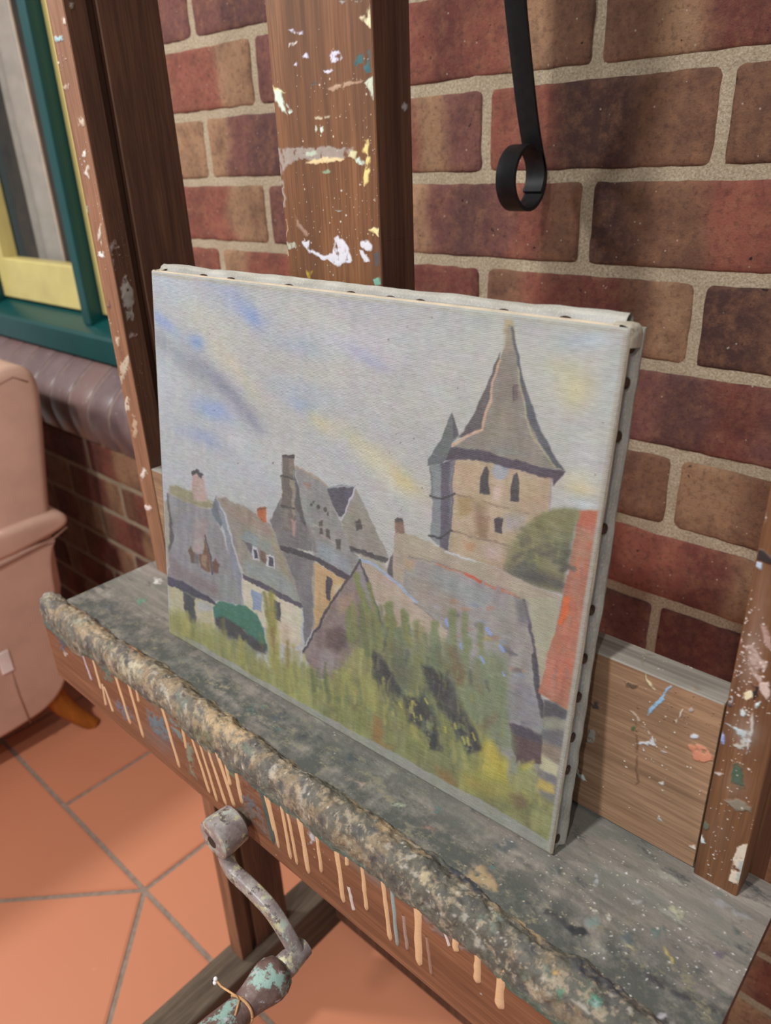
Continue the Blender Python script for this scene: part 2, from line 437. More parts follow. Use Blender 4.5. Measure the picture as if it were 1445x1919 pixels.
t = NT('painted_crank_metal', 0.42, 0.5)
c = t.ramp(t.noise(60, 7, 0.65), [(0.3, (104, 90, 88)), (0.5, (142, 132, 130)), (0.7, (178, 174, 170))])
c = t.mix(t.ramp(t.noise(75, 6, 0.7, t.mapping((1, 1, 1), loc=(3, 3, 3))), [(0.55, 0.0), (0.61, 0.9)]), c, (188, 184, 146))
c = t.mix(t.ramp(t.noise(80, 6, 0.7, t.mapping((1, 1, 1), loc=(8, 1, 5))), [(0.56, 0.0), (0.62, 0.8)]), c, (164, 180, 170))
c = t.mix(t.ramp(t.noise(110, 6, 0.7, t.mapping((1, 1, 1), loc=(1, 6, 2))), [(0.57, 0.0), (0.62, 0.85)]), c, (70, 62, 60))
t.base(c); t.b.inputs['Metallic'].default_value = 0.15; t.bump(t.noise(220, 5, 0.65), 0.4, 0.001); M['crank'] = t.m
t = NT('painted_grip', 0.5, 0.45)
c = t.ramp(t.noise(55, 7, 0.65), [(0.3, (74, 54, 48)), (0.55, (108, 86, 80)), (0.72, (136, 122, 118))])
c = t.mix(t.ramp(t.noise(48, 6, 0.7, t.mapping((1, 1, 1), loc=(8, 1, 5))), [(0.53, 0.0), (0.58, 0.9)]), c, (140, 172, 162))
c = t.mix(t.ramp(t.noise(85, 6, 0.7, t.mapping((1, 1, 1), loc=(2, 6, 1))), [(0.6, 0.0), (0.66, 0.9)]), c, (178, 178, 184))
t.base(c); t.bump(t.noise(180, 5, 0.65), 0.5, 0.0012); M['grip'] = t.m

# bricks: colour attribute holds each brick's own burnt colours
t = NT('burnt_brick', 0.85, 0.2)
c = t.attr()
c = t.mix(t.math('MULTIPLY', t.ramp(t.noise(60, 9, 0.75), [(0.45, 0.0), (0.66, 1.0)]), 0.5), c, (156, 112, 84))
c = t.mix(t.math('MULTIPLY', t.ramp(t.noise(24, 7, 0.65, t.mapping((1, 1, 1), loc=(3, 8, 2))), [(0.46, 0.0), (0.68, 1.0)]), 0.5), c, (70, 46, 46))
c = t.mix(t.math('MULTIPLY', t.ramp(t.noise(150, 7, 0.75, t.mapping((1, 1, 1), loc=(1, 2, 8))), [(0.5, 0.0), (0.62, 1.0)]), 0.45), c, (66, 44, 44))
c = t.mix(t.ramp(t.noise(120, 5, 0.6, t.mapping((1, 1, 1), loc=(5, 5, 5))), [(0.66, 0.0), (0.71, 0.9)]), c, (30, 24, 26))
c = t.mix(t.ramp(t.voro(75), [(0.045, 0.8), (0.075, 0.0)]), c, (180, 164, 150))
t.base(c); b1 = t.bump(t.noise(150, 8, 0.75), 0.8, 0.0024); t.bump(t.noise(620, 4, 0.7), 0.6, 0.001, b1); M['brick'] = t.m
t = NT('sandy_mortar', 0.95, 0.1)
n = t.noise(420, 5, 0.75)
c = t.ramp(n, [(0.32, (138, 122, 100)), (0.5, (178, 162, 138)), (0.68, (204, 192, 172))])
c = t.mix(t.math('MULTIPLY', t.ramp(t.noise(16, 6), [(0.45, 0.0), (0.7, 1.0)]), 0.4), c, (138, 122, 100))
t.base(c); b1 = t.bump(n, 0.8, 0.0022); t.bump(t.noise(60, 5, 0.7), 0.5, 0.004, b1); M['mortar'] = t.m
t = NT('glazed_sill_brick', 0.32, 0.5)
c = t.mix(t.ramp(t.noise(22, 6), [(0.35, 0.0), (0.7, 0.8)]), t.attr(), (120, 100, 98))
c = t.mix(t.ramp(t.voro(45), [(0.05, 0.8), (0.08, 0.0)]), c, (190, 180, 176))
t.base(c); t.bump(t.noise(80, 5), 0.2, 0.001); M['sillbrick'] = t.m
t = NT('terracotta_tile', 0.5, 0.35)
c = t.mix(t.math('MULTIPLY', t.noise(7, 6, 0.6), 0.4), t.attr(), (206, 140, 106))
c = t.mix(t.ramp(t.voro(9), [(0.02, 0.5), (0.05, 0.0)]), c, (210, 150, 104)); t.base(c); t.bump(t.noise(40, 5), 0.08, 0.001); M['tile'] = t.m
t = NT('grey_grout', 0.9, 0.1); t.base(t.ramp(t.noise(90, 5), [(0.3, (132, 114, 102)), (0.7, (160, 142, 128))])); M['grout'] = t.m
def plain(name, col, rough=0.5, spec=0.4, var=0.12, sc=12, bump=0.05):
    t = NT(name, rough, spec)
    d = tuple(int(v*(1-var)) for v in col); l = tuple(min(255, int(v*(1+var))) for v in col)
    t.base(t.ramp(t.noise(sc, 5), [(0.3, d), (0.7, l)]))
    if bump: t.bump(t.noise(sc*12, 4), bump, 0.001)
    return t.m
M['green'] = plain('green_gloss_paint', (8, 66, 66), 0.34, 0.5, 0.06)
M['yellow'] = plain('yellow_gloss_paint', (198, 182, 116), 0.35, 0.5, 0.05)
M['leather'] = plain('blush_leather', (204, 166, 148), 0.48, 0.4, 0.05, 9, 0.12)
M['piping'] = plain('blush_leather_seam', (150, 112, 96), 0.5, 0.4)
M['olive'] = plain('olive_cushion_cloth', (112, 96, 52), 0.9, 0.1, 0.15, 30, 0.3)
M['white_tab'] = plain('white_cloth_tab', (232, 216, 212), 0.8, 0.2)
M['curtain_grey'] = plain('grey_curtain_cloth', (206, 198, 188), 0.9, 0.1, 0.06, 20)
M['curtain_tan'] = plain('tan_curtain_lining', (224, 184, 146), 0.9, 0.1, 0.06, 20)
M['outside'] = plain('dark_backdrop', (66, 54, 40), 0.95, 0.1, 0.35, 6)
M['sillmortar'] = plain('dull_sill_mortar', (136, 118, 112), 0.9, 0.1, 0.1, 60)
M['string'] = plain('jute_string', (188, 146, 104), 0.9, 0.1, 0.15, 300)
M['stringend'] = plain('white_string_end', (236, 232, 232), 0.8, 0.2)
g = bpy.data.materials.new('window_glass'); g.use_nodes = True
nn, ll = g.node_tree.nodes, g.node_tree.links
nn.remove(nn['Principled BSDF'])
tr = nn.new('ShaderNodeBsdfTransparent'); gl = nn.new('ShaderNodeBsdfGlossy'); gl.inputs['Roughness'].default_value = 0.03
fr = nn.new('ShaderNodeFresnel'); fr.inputs['IOR'].default_value = 1.45; mx = nn.new('ShaderNodeMixShader')
ge = nn.new('ShaderNodeNewGeometry'); mm = nn.new('ShaderNodeMath'); mm.operation = 'SUBTRACT'; mm.use_clamp = True
ll.new(fr.outputs[0], mm.inputs[0]); ll.new(ge.outputs['Backfacing'], mm.inputs[1]); ll.new(mm.outputs[0], mx.inputs[0]); ll.new(tr.outputs[0], mx.inputs[1]); ll.new(gl.outputs[0], mx.inputs[2])
ll.new(mx.outputs[0], nn['Material Output'].inputs[0]); M['glass'] = g

# ------------------------------------------------------------------ brick wall (wall face at y = 0)
ZA = 1.232; CRS = 0.086; JT = 0.0100
OPX0, OPX1, OPZ0, OPZ1 = -2.30, -0.82, ZA-7*CRS, 2.18
RED = (138, 82, 70); DRED = (112, 64, 58); PUR = (98, 68, 66); TAN = (160, 126, 98); BRN = (120, 88, 70); DRK = (78, 56, 52); MAU = (118, 78, 74)
# burnt colour bands along each brick, left to right; rows counted down from the course just above bed A (row -1)
BANDS = {(-1, -.12): [RED, DRED, RED, TAN, BRN], (-1, .12): [BRN, TAN, DRED, DRED, PUR],
         (0, -.24): [PUR, MAU, RED, TAN, MAU], (0, 0.): [RED, RED, DRK, DRK, BRN, BRN], (0, .24): [BRN, TAN, BRN, DRK],
         (1, -.12): [TAN, MAU, PUR, MAU, RED, BRN], (1, .12): [DRK, BRN, BRN, RED, RED, DRED], (1, .36): [RED, DRED, BRN],
         (2, -.24): [MAU, RED, DRED, DRED], (2, 0.): [BRN, RED, DRED, DRED, BRN, TAN], (2, .24): [DRK, BRN, RED, DRED],
         (3, .12): [DRED, MAU, PUR, DRED, MAU], (3, -.12): [RED, MAU, DRED], (4, 0.): [RED, DRED, BRN, BRN], (4, .24): [TAN, BRN, DRED, RED],
         (5, .12): [DRED, RED, RED, DRED, TAN], (6, 0.): [RED, BRN, BRN, MAU], (6, .24): [DRED, PUR, DRED],
         (-2, -.72): [TAN, RED, MAU], (-2, -.48): [MAU, PUR, PUR, RED], (-1, -.60): [TAN, RED, RED, RED, TAN, TAN], (-1, -.36): [MAU, RED, RED],
         (0, -.72): [RED, TAN, TAN], (0, -.48): [TAN, MAU, PUR, PUR, MAU], (1, -.60): [RED, RED, RED, RED, TAN, TAN], (1, -.36): [MAU, DRED, MAU],
         (2, -.72): [RED, MAU, RED], (2, -.48): [TAN, RED, RED, DRED]}
def axis_steps(L, step):
    e = [0, .0012, .0035, .008]
    n = max(2, int((L-.016)/step))
    mid = [.008+(L-.016)*k/n for k in range(1, n)]
    return e+mid+[L-v for v in reversed(e)]
def brick(mb, x0, x1, z0, z1, bands, seed, yf=0.0):
    us, vs_ = axis_steps(x1-x0, .009), axis_steps(z1-z0, .010)
    rows = []
    for dz in vs_:
        row = []
        for dx in us:
            eu = min(dx, x1-x0-dx); ev = min(dz, z1-z0-dz); m = min(eu, ev)
            x = x0+dx; z = z0+dz; u = dx/(x1-x0)
            y = yf+(0.0050 if m < .0005 else 0.0016 if m < .002 else 0.0005 if m < .005 else 0.0)
            if eu < .006 and ev < .006: y += .0012
            j = .0011 if m < .004 else .0004
            x += mnoise.noise(Vector((x*55, z*55, seed+9)))*j+mnoise.noise(Vector((x*160, z*160, seed+9)))*j*.6
            z += mnoise.noise(Vector((x*55, z*55, seed+5)))*j+mnoise.noise(Vector((x*160, z*160, seed+5)))*j*.6
            y += mnoise.noise(Vector((x*25, z*25, seed+2)))*.0008
            uu = u+mnoise.noise(Vector((x*14, z*22, seed)))*.07+mnoise.noise(Vector((x*60, z*60, seed)))*.02
            t = min(max(uu, 0), .999)*len(bands)-.5
            i = int(math.floor(t)); f = t-i; f = min(1, max(0, (f-.2)/.6)); f = f*f*(3-2*f)
            a = bands[min(max(i, 0), len(bands)-1)]; b = bands[min(max(i+1, 0), len(bands)-1)]
            k = 1+.12*mnoise.noise(Vector((x*12, z*12, seed+3)))
            c = lin(tuple(min(255, (a[q]*(1-f)+b[q]*f)*k) for q in range(3)))
            v = mb.bm.verts.new((x, y, z)); v[mb.cl] = c; row.append(v)
        rows.append(row)
    for j in range(len(rows)-1):
        for i in range(len(us)-1):
            f = mb.bm.faces.new((rows[j][i], rows[j][i+1], rows[j+1][i+1], rows[j+1][i])); f.smooth = True
    # sides back into the wall
    def skirt(line, flip):
        back = []
        for v in line:
            nv = mb.bm.verts.new((v.co.x, yf+.03, v.co.z)); nv[mb.cl] = v[mb.cl]; back.append(nv)
        for i in range(len(line)-1):
            q = (line[i], line[i+1], back[i+1], back[i])
            mb.bm.faces.new(q if not flip else tuple(reversed(q)))
    skirt(rows[0], True); skirt(rows[-1], False)
    skirt([r_[0] for r_ in rows], False); skirt([r_[-1] for r_ in rows], True)

mb = MB()
XL, XR, ZT = -2.6, 1.5, 2.55
for row in range(-16, 15):
    z1 = ZA-row*CRS-JT/2; z0 = z1-CRS+JT
    if z0 < 0.0: z0 = 0.0
    if z1 <= 0.01: continue
    even = (row % 2 == 0)
    ed = [round((0.0 if even else 0.12)+0.24*k, 3) for k in range(-12, 9)]
    for a, b in zip(ed[:-1], ed[1:]):
        x0, x1 = max(a, XL)+JT/2, min(b, XR)-JT/2
        if x1-x0 < 0.02: continue
        segs = [(x0, x1)]
        if z1 > OPZ0 and z0 < OPZ1:
            segs = []
            if x0 < OPX0: segs.append((x0, min(x1, OPX0-.002)))
            if x1 > OPX1: segs.append((max(x0, OPX1+.002), x1))
        key = (row, round(a, 2))
        bands = BANDS.get(key)
        if bands is None:
            rr = random.Random(row*131+int(a*1000))
            bands = rr.choice([[TAN, RED, RED, DRED], [RED, DRED, PUR, MAU], [MAU, PUR, PUR, DRED], [BRN, RED, DRED, TAN], [DRED, RED, TAN, TAN], [PUR, MAU, RED, BRN]])
        for s0, s1 in segs:
            if s1-s0 < 0.012: continue
            jx = 0.004*mnoise.noise(Vector((a*7, row*3.1, 1)))
            jz = 0.0015*mnoise.noise(Vector((a*5, row*2.7, 4)))
            brick(mb, s0+jx*0.4, s1+jx*0.4, z0+jz, z1+jz, bands, row*7.3+a*19)
# mortar body: four blocks around the window opening, with a rough raked face
def mort(x0, x1, z0, z1):
    nx, nz = max(1, int((x1-x0)/0.02)), max(1, int((z1-z0)/0.012))
    def fn(u, v):
        x = x0+u*(x1-x0); z = z0+v*(z1-z0)
        return Vector((x, 0.0024+0.0012*mnoise.noise(Vector((x*38, z*38, 0)))+0.0009*mnoise.noise(Vector((x*110, z*110, 3))), z)), (150, 134, 110)
    mb.grid(fn, nx, nz, mi=1)
    mb.box((x0, 0.006, z0), (x1, 0.11, z1), 0, (150, 134, 110), 1)
mort(XL, OPX0, 0, ZT); mort(OPX1, XR, 0, ZT); mort(OPX0, OPX1, 0, OPZ0); mort(OPX0, OPX1, OPZ1, ZT)
wall = struct(mb.build('wall_back', [M['brick'], M['mortar']]))

# ------------------------------------------------------------------ floor: square terracotta tiles by the wall, diagonal ones in front
def clip(poly, nx, ny, d):
    out = []
    for i in range(len(poly)):
        a, b = poly[i], poly[(i+1) % len(poly)]
        da, db = nx*a[0]+ny*a[1]-d, nx*b[0]+ny*b[1]-d
        if da <= 0: out.append(a)
        if da*db < 0:
            t_ = da/(da-db); out.append((a[0]+(b[0]-a[0])*t_, a[1]+(b[1]-a[1])*t_))
    return out
def shrink(poly, g_):
    # inset a convex polygon
    area = sum(poly[i][0]*poly[(i+1) % len(poly)][1]-poly[(i+1) % len(poly)][0]*poly[i][1] for i in range(len(poly)))
    if area < 0: poly = poly[::-1]
    out = poly
    for i in range(len(poly)):
        a, b = poly[i], poly[(i+1) % len(poly)]
        dx, dy = b[0]-a[0], b[1]-a[1]; L = math.hypot(dx, dy)
        if L < 1e-6: continue
        nx, ny = dy/L, -dx/L
        out = clip(out, nx, ny, nx*a[0]+ny*a[1]-g_)
        if len(out) < 3: return []
    return out
mb = MB()
FX0, FX1, FY0, FY1 = -2.6, 1.5, -2.2, 0.0
YS = -0.347; GX = -0.469; TS = 0.30; GR = 0.0046
mb.box((FX0, FY0, -0.06), (FX1, FY1+.012, -0.0025), 0, (140, 126, 112), 1)
tiles = []
for i in range(-9, 9):
    for j in range(0, 2):
        tiles.append([(GX+i*TS, YS+j*TS), (GX+(i+1)*TS, YS+j*TS), (GX+(i+1)*TS, YS+(j+1)*TS), (GX+i*TS, YS+(j+1)*TS)])
s2 = 0.30
for i in range(-14, 14):
    for j in range(-14, 14):
        cx, cy = GX+(i+j)*s2, YS+(i-j)*s2
        tiles.append(('d', [(cx, cy-0), (cx+s2, cy+s2), (cx+2*s2, cy), (cx+s2, cy-s2)]))
for tl in tiles:
    diag = tl[0] == 'd'
    poly = tl[1] if diag else tl
    if diag: poly = clip(poly, 0, 1, YS)
    for (a, b, d) in ((-1, 0, -FX0), (1, 0, FX1), (0, -1, -FY0), (0, 1, FY1)):
        if len(poly) >= 3: poly = clip(poly, a, b, d)
    if len(poly) < 3: continue
    poly = shrink(poly, GR)
    if len(poly) < 3: continue
    k = rng.uniform(-1, 1)
    col = (200+k*4, 130+k*4, 98+k*3)
    inner = shrink(poly, 0.003)
    if len(inner) == len(poly):
        mb.prism(poly, 2, -0.004, -0.0008, 0, col, 0)
        mb.prism(inner, 2, -0.003, 0.0, 0, col, 0)
    else: mb.prism(poly, 2, -0.004, 0.0, 0, col, 0)
struct(mb.build('floor', [M['tile'], M['grout']]))

# ------------------------------------------------------------------ window: bullnose sill bricks, green frame, yellow casements
mb = MB()
x = OPX1-0.004; k = 0
SP = [(0.105, 0.640), (0.105, 0.812), (0.06, 0.790), (0.033, 0.771), (0.008, 0.752), (-0.010, 0.733), (-0.019, 0.712), (-0.021, 0.690), (-0.017, 0.664), (-0.008, 0.634)]
while x > OPX0+0.03:
    x0 = x-0.078
    c = rng.choice([(104, 84, 84), (112, 88, 86), (96, 78, 80), (118, 92, 86)])
    mb.prism(SP, 0, x0, x, 0.0035, c, 0, 3, True)
    x = x0-0.007
mb.prism([(0.107, 0.637), (0.107, 0.808), (0.06, 0.786), (0.034, 0.769), (0.0105, 0.7505), (-0.0075, 0.732), (-0.0165, 0.7115), (-0.0185, 0.690), (-0.0145, 0.665), (-0.002, 0.637)], 0, OPX0+.002, OPX1-.002, 0, (128, 112, 106), 2)
struct(mb.build('trim_1', [M['sillbrick'], M['mortar'], M['sillmortar']], None, 35))

mb = MB()
gx0, gx1 = OPX0+.004, OPX1-.004
# frame sill with sloped top, head, jambs, mullions
mb.prism([(0.048, 0.798), (0.048, 0.846), (0.055, 0.852), (0.112, 0.874), (0.19, 0.882), (0.19, 0.82), (0.105, 0.816)], 0, gx0, gx1, 0.003, (14, 82, 76), 0)
mb.box((gx0, 0.06, OPZ1-0.06), (gx1, 0.19, OPZ1-.004), 0.003)
for a, b in ((gx1-0.034, gx1), (-1.121, -1.087), (-1.625, -1.591), (gx0, gx0+0.04)):
    mb.box((a, 0.076, 0.862), (b, 0.19, OPZ1-0.055), 0.003)
win = struct(mb.build('window_1', [M['green']]))
def casement(x0, x1):
    mb = MB(); y0, y1, z0, z1 = 0.106, 0.146, 0.880, OPZ1-0.064
    st = 0.05 if x1-x0 > .3 else 0.045
    mb.box((x0, y0, z0), (x1, y1, z0+0.098), 0.004); mb.box((x0, y0, z1-0.06), (x1, y1, z1), 0.004)
    mb.box((x0, y0, z0+.09), (x0+st, y1, z1-.05), 0.004)
    mb.box((x1-st, y0, z0+.09), (x1, y1, z1-.05), 0.004)
    s_ = mb.build('window_sash', [M['yellow']], win)
    mb = MB(); mb.box((x0+st-.006, 0.124, z0+.092), (x1-st+.006, 0.128, z1-.054), 0)
    mb.build('window_pane', [M['glass']], s_)
casement(-1.085, gx1-0.036); casement(-1.589, -1.123); casement(gx0+.042, -1.627)
# curtains hanging just outside the pane, and a dark backdrop added beyond to block the bright world
def curtain(name, x0, x1, y, amp, folds, mat, label):
    mb = MB(); n = 60
    def fn(u, v):
        xx = x0+u*(x1-x0)
        return Vector((xx, y+amp*math.sin(u*folds*2*math.pi)+0.004*mnoise.noise(Vector((xx*9, v*3, 1))), 0.845+v*1.3)), (170, 164, 154)
    mb.grid(fn, n, 10)
    o = mb.build(name, [mat]); s_ = o.modifiers.new('thick', 'SOLIDIFY'); s_.thickness = 0.003
    tag(o, label, 'curtain', 'curtains behind the window pane'); return o
yc = 0.235
px = lambda a: on_plane((a, 492), 1, yc).x
curtain('curtain', px(77), px(121), yc, 0.012, 1.5, M['curtain_grey'], 'pale grey curtain panel hanging behind the pane, beside the green mullion')
curtain('curtain', px(118), px(150), yc+0.03, 0.008, 1.0, M['curtain_tan'], 'narrow tan curtain edge showing between the grey curtain and the green mullion')
curtain('curtain', px(8), px(52), yc-0.02, 0.016, 2.0, M['curtain_grey'], 'folded grey curtain at the far left edge of the window pane')
mb = MB(); mb.box((-4.2, 1.3, 0.0), (0.4, 1.36, 2.6), 0)
struct(mb.build('backdrop_outside', [M['outside']]))

# ------------------------------------------------------------------ iron scroll bracket on the wall
mb = MB()
BX = 0.080
pts = []
for y, z in ((-.10, 1.42), (-.088, 1.35), (-.074, 1.286), (-.060, 1.240), (-.046, 1.195), (-.034, 1.168)): pts.append((BX, y, z))
cy_, cz_, r0 = -0.0525, 1.1465, 0.0275
for k in range(0, 30):
    a = R(10)-k*R(405)/29
    r = r0*(1-0.16*max(0, (k-20)/9.0))
    pts.append((BX, cy_+r*math.cos(a), cz_+r*math.sin(a)))
sp = []
for i in range(len(pts)-1):
    for q in range(3): sp.append(Vector(pts[i]).lerp(Vector(pts[i+1]), q/3))
sp.append(Vector(pts[-1]))
for _ in range(3): sp = [sp[0]]+[(sp[i-1]+sp[i]*2+sp[i+1])/4 for i in range(1, len(sp)-1)]+[sp[-1]]
def strap(mb, pts, w, th):
    n = len(pts); rows = []
    for i in range(n):
        t = (pts[min(i+1, n-1)]-pts[max(i-1, 0)]).normalized(); nrm = Vector((1, 0, 0)).cross(t).normalized()
        rows.append([mb.bm.verts.new(pts[i]+Vector((sx*w/2, 0, 0))+nrm*sy*th/2) for sx, sy in ((-1, -1), (1, -1), (1, 1), (-1, 1))])
    for i in range(n-1):
        for k in range(4): mb.bm.faces.new((rows[i][k], rows[i][(k+1) % 4], rows[i+1][(k+1) % 4], rows[i+1][k]))
    mb.bm.faces.new(rows[0]); mb.bm.faces.new(rows[-1])
br = thing('wall_bracket', 'black wrought iron bracket with a curled scroll end fixed to the brick wall', 'bracket', (0, 0, 0))
strap(mb, sp, 0.020, 0.0035)
o = mb.build('scroll_brace', [M['iron']], br, 40)
mb = MB(); strap(mb, [Vector((BX, -.002, 1.24+.02*i)) for i in range(0, 26)], 0.020, 0.0035) if False else None
mb.box((BX-.010, -.0042, 1.36), (BX+.010, 0.0, 1.80), 0.0008)
mb.build('back_plate', [M['iron']], br)
mb = MB(); mb.box((BX-.010, -.40, 1.756), (BX+.010, -.003, 1.760), 0.0008); strap(mb, [Vector((BX, -.10, 1.42)), Vector((BX, -.2, 1.60)), Vector((BX, -.3, 1.756))], .02, .0035)
mb.build('hanging_arm', [M['iron']], br)

# ------------------------------------------------------------------ armchair
ch = thing('armchair', 'blush pink leather armchair with flared wooden legs below the window sill', 'armchair', (0, 0, 0))
def rprism(name, poly, x0, x1, bev, mat, parent, seg=5):
    mb = MB(); mb.prism(poly, 0, x0, x1, bev, (190, 150, 130), 0, seg, True)
    return mb.build(name, [mat], parent, 50)
def smoothpoly(p, it=2):
    for _ in range(it):
        q = []
        for i in range(len(p)):
            a, b = p[i], p[(i+1) % len(p)]
            q += [(a[0]*.75+b[0]*.25, a[1]*.75+b[1]*.25), (a[0]*.25+b[0]*.75, a[1]*.25+b[1]*.75)]
        p = q
    return p
CX = -0.95
side = smoothpoly([(-.150, .495), (-.178, .44), (-.186, .34), (-.190, .24), (-.202, .165), (-.240, .112), (-.31, .090), (-.55, .085), (-.80, .085), (-.86, .10), (-.875, .15), (-.875, .47), (-.86, .50)], 2)
for nm, a, b in (('arm_panel', -1.105, CX), ('arm_panel', -1.70, -1.545)):
    arm = rprism(nm, side, a, b, 0.012, M['leather'], ch)
    # padded roll on top of the arm
    mb = MB()
    roll = smoothpoly([(-.128, .500), (-.126, .522), (-.15, .540), (-.30, .535), (-.55, .532), (-.86, .530), (-.885, .515), (-.885, .485), (-.86, .470), (-.30, .470), (-.165, .488)], 2)
    mb.prism(roll, 0, a-0.005, b+0.004, 0.014, (190, 150, 130), 0, 5, True)
    mb.build('arm_pad', [M['leather']], arm, 50)
    mb = MB(); e = b+0.0048 if a > -1.3 else a-0.0058
    mb.tube([(e-0.002, y, z) for y, z in ((-.135, .497), (-.17, .483), (-.30, .466), (-.55, .464), (-.87, .468))], 0.0022, 8)
    mb.build('arm_seam', [M['piping']], arm)
    if a > -1.3:
        mb = MB(); mb.tube([(CX+.0006, -.318, .245), (CX+.0006, -.317, .17), (CX+.0006, -.312, .092)], 0.0014, 6); mb.build('side_seam', [M['piping']], arm)
        mb = MB(); mb.box((CX-.001, -.335, .235), (CX+.003, -.312, .285), 0.001); mb.build('side_tab', [M['white_tab']], arm)['label'] = 'small white cloth tab'
back = smoothpoly([(-.168, .30), (-.160, .46), (-.148, .55), (-.112, .76), (-.112, .815), (-.135, .838), (-.185, .842), (-.225, .825), (-.27, .62), (-.30, .45), (-.30, .30)], 2)
bk = rprism('backrest', back, -1.68, -0.962, 0.022, M['leather'], ch, 6)
mb = MB(); mb.tube([(-.9635, y, z) for y, z in ((-.272, .56), (-.240, .68), (-.215, .775), (-.190, .812), (-.160, .820), (-.135, .805))], 0.0022, 8); mb.build('back_seam', [M['piping']], bk)
rprism('seat_base', smoothpoly([(-.20, .12), (-.20, .33), (-.84, .33), (-.86, .12)], 1), -1.55, -1.10, 0.01, M['leather'], ch)
rprism('seat_cushion', smoothpoly([(-.29, .345), (-.29, .455), (-.60, .465), (-.87, .455), (-.89, .40), (-.87, .335)], 2), -1.542, -1.118, 0.02, M['leather'], ch)
def leg(x, y, dx, dy):
    mb = MB(); pts = []; rd = []
    for k in range(9):
        t_ = k/8; pts.append((x+dx*t_**1.8, y+dy*t_**1.8, 0.135-0.135*t_)); rd.append(0.030-0.014*t_)
    mb.tube(pts, rd, 14); mb.build('leg', [M['chairleg']], ch, 50)
leg(-.985, -.245, .035, .062); leg(-1.66, -.245, -.03, .06); leg(-.985, -.80, .035, -.05); leg(-1.66, -.80, -.03, -.05)

# ------------------------------------------------------------------ easel
EZ = thing('easel', 'large paint-spattered wooden studio easel holding the village painting', 'easel', (0.12, -0.345, 0))
EO = Vector((0.12, -0.345, 0))
def ebuild(mb, name, mats, parent=None, sm=None):
    """geometry is written in world coordinates; parts hang from the easel's empty"""
    if parent is None:
        for v in mb.bm.verts: v.co -= EO
        return mb.build(name, mats, EZ, sm)
    for v in mb.bm.verts: v.co -= EO
    return mb.build(name, mats, parent, sm)
YE = -0.345
def paint_face(mb, mi, axis, val, r0, r1, res, items, off=0.00015, soft=1.7, al=.93, warp=4.5, hgt=.00035):
    """a fine skin on one flat face of a board, in the board's own wood, carrying the paint marks of the photo"""
    o_ax = [i for i in range(3) if i != axis]
    n0, n1 = max(2, int((r0[1]-r0[0])/res)), max(2, int((r1[1]-r1[0])/res))
    P_, Q_ = np.meshgrid(np.linspace(r0[0], r0[1], n0+1), np.linspace(r1[0], r1[1], n1+1))
    w = np.zeros(P_.shape+(3,)); w[..., o_ax[0]] = P_; w[..., o_ax[1]] = Q_; w[..., axis] = val
    pt = Painter(w, P_, Q_, warp, 1.6)
    for it in items:
        kind, col = it[0], it[-1]
        if kind == 'e':
            _, cx, cy, rx, ry = it[:5]; tilt = it[5] if len(it) > 6 else 0; ca, sa = math.cos(R(tilt)), math.sin(R(tilt))
            ph = rng.random()*9; pg = []
            for k in range(18):
                t_ = k/18*2*math.pi; q = 1+.5*mnoise.noise(Vector((math.cos(t_)*1.5+ph, math.sin(t_)*1.5, ph)))
                x_, y_ = rx*math.cos(t_)*q, ry*math.sin(t_)*q; pg.append((cx+x_*ca-y_*sa, cy+x_*sa+y_*ca))
            pt.poly(pg, col, soft, al, 10, rag=.34)
        elif kind == 'p': pt.poly(it[1], col, soft, al, 10, rag=it[2] if len(it) > 3 else (.36 if soft < 2 else .40))
        elif kind == 'b': pt.blur(*it[1:6], it[6], it[7], .8)
        elif kind == 'l': pt.line(it[1], it[2], col, .9, 1.2, 8, rag=.35)
        elif kind == 's': pt.specks(*it[1:6], col)
    sg = -1 if axis == 1 else 1
    w[..., axis] += sg*(off+hgt*np.clip(pt.A, 0, 1)*(.4+pt.rn))
    me = grid_mesh(None, w, pt.rgba(), [], None); mb.add_mesh(me, mi)
FR = Vector((0, -1, 0)); RT = Vector((1, 0, 0)); UPV = Vector((0, 0, 1))
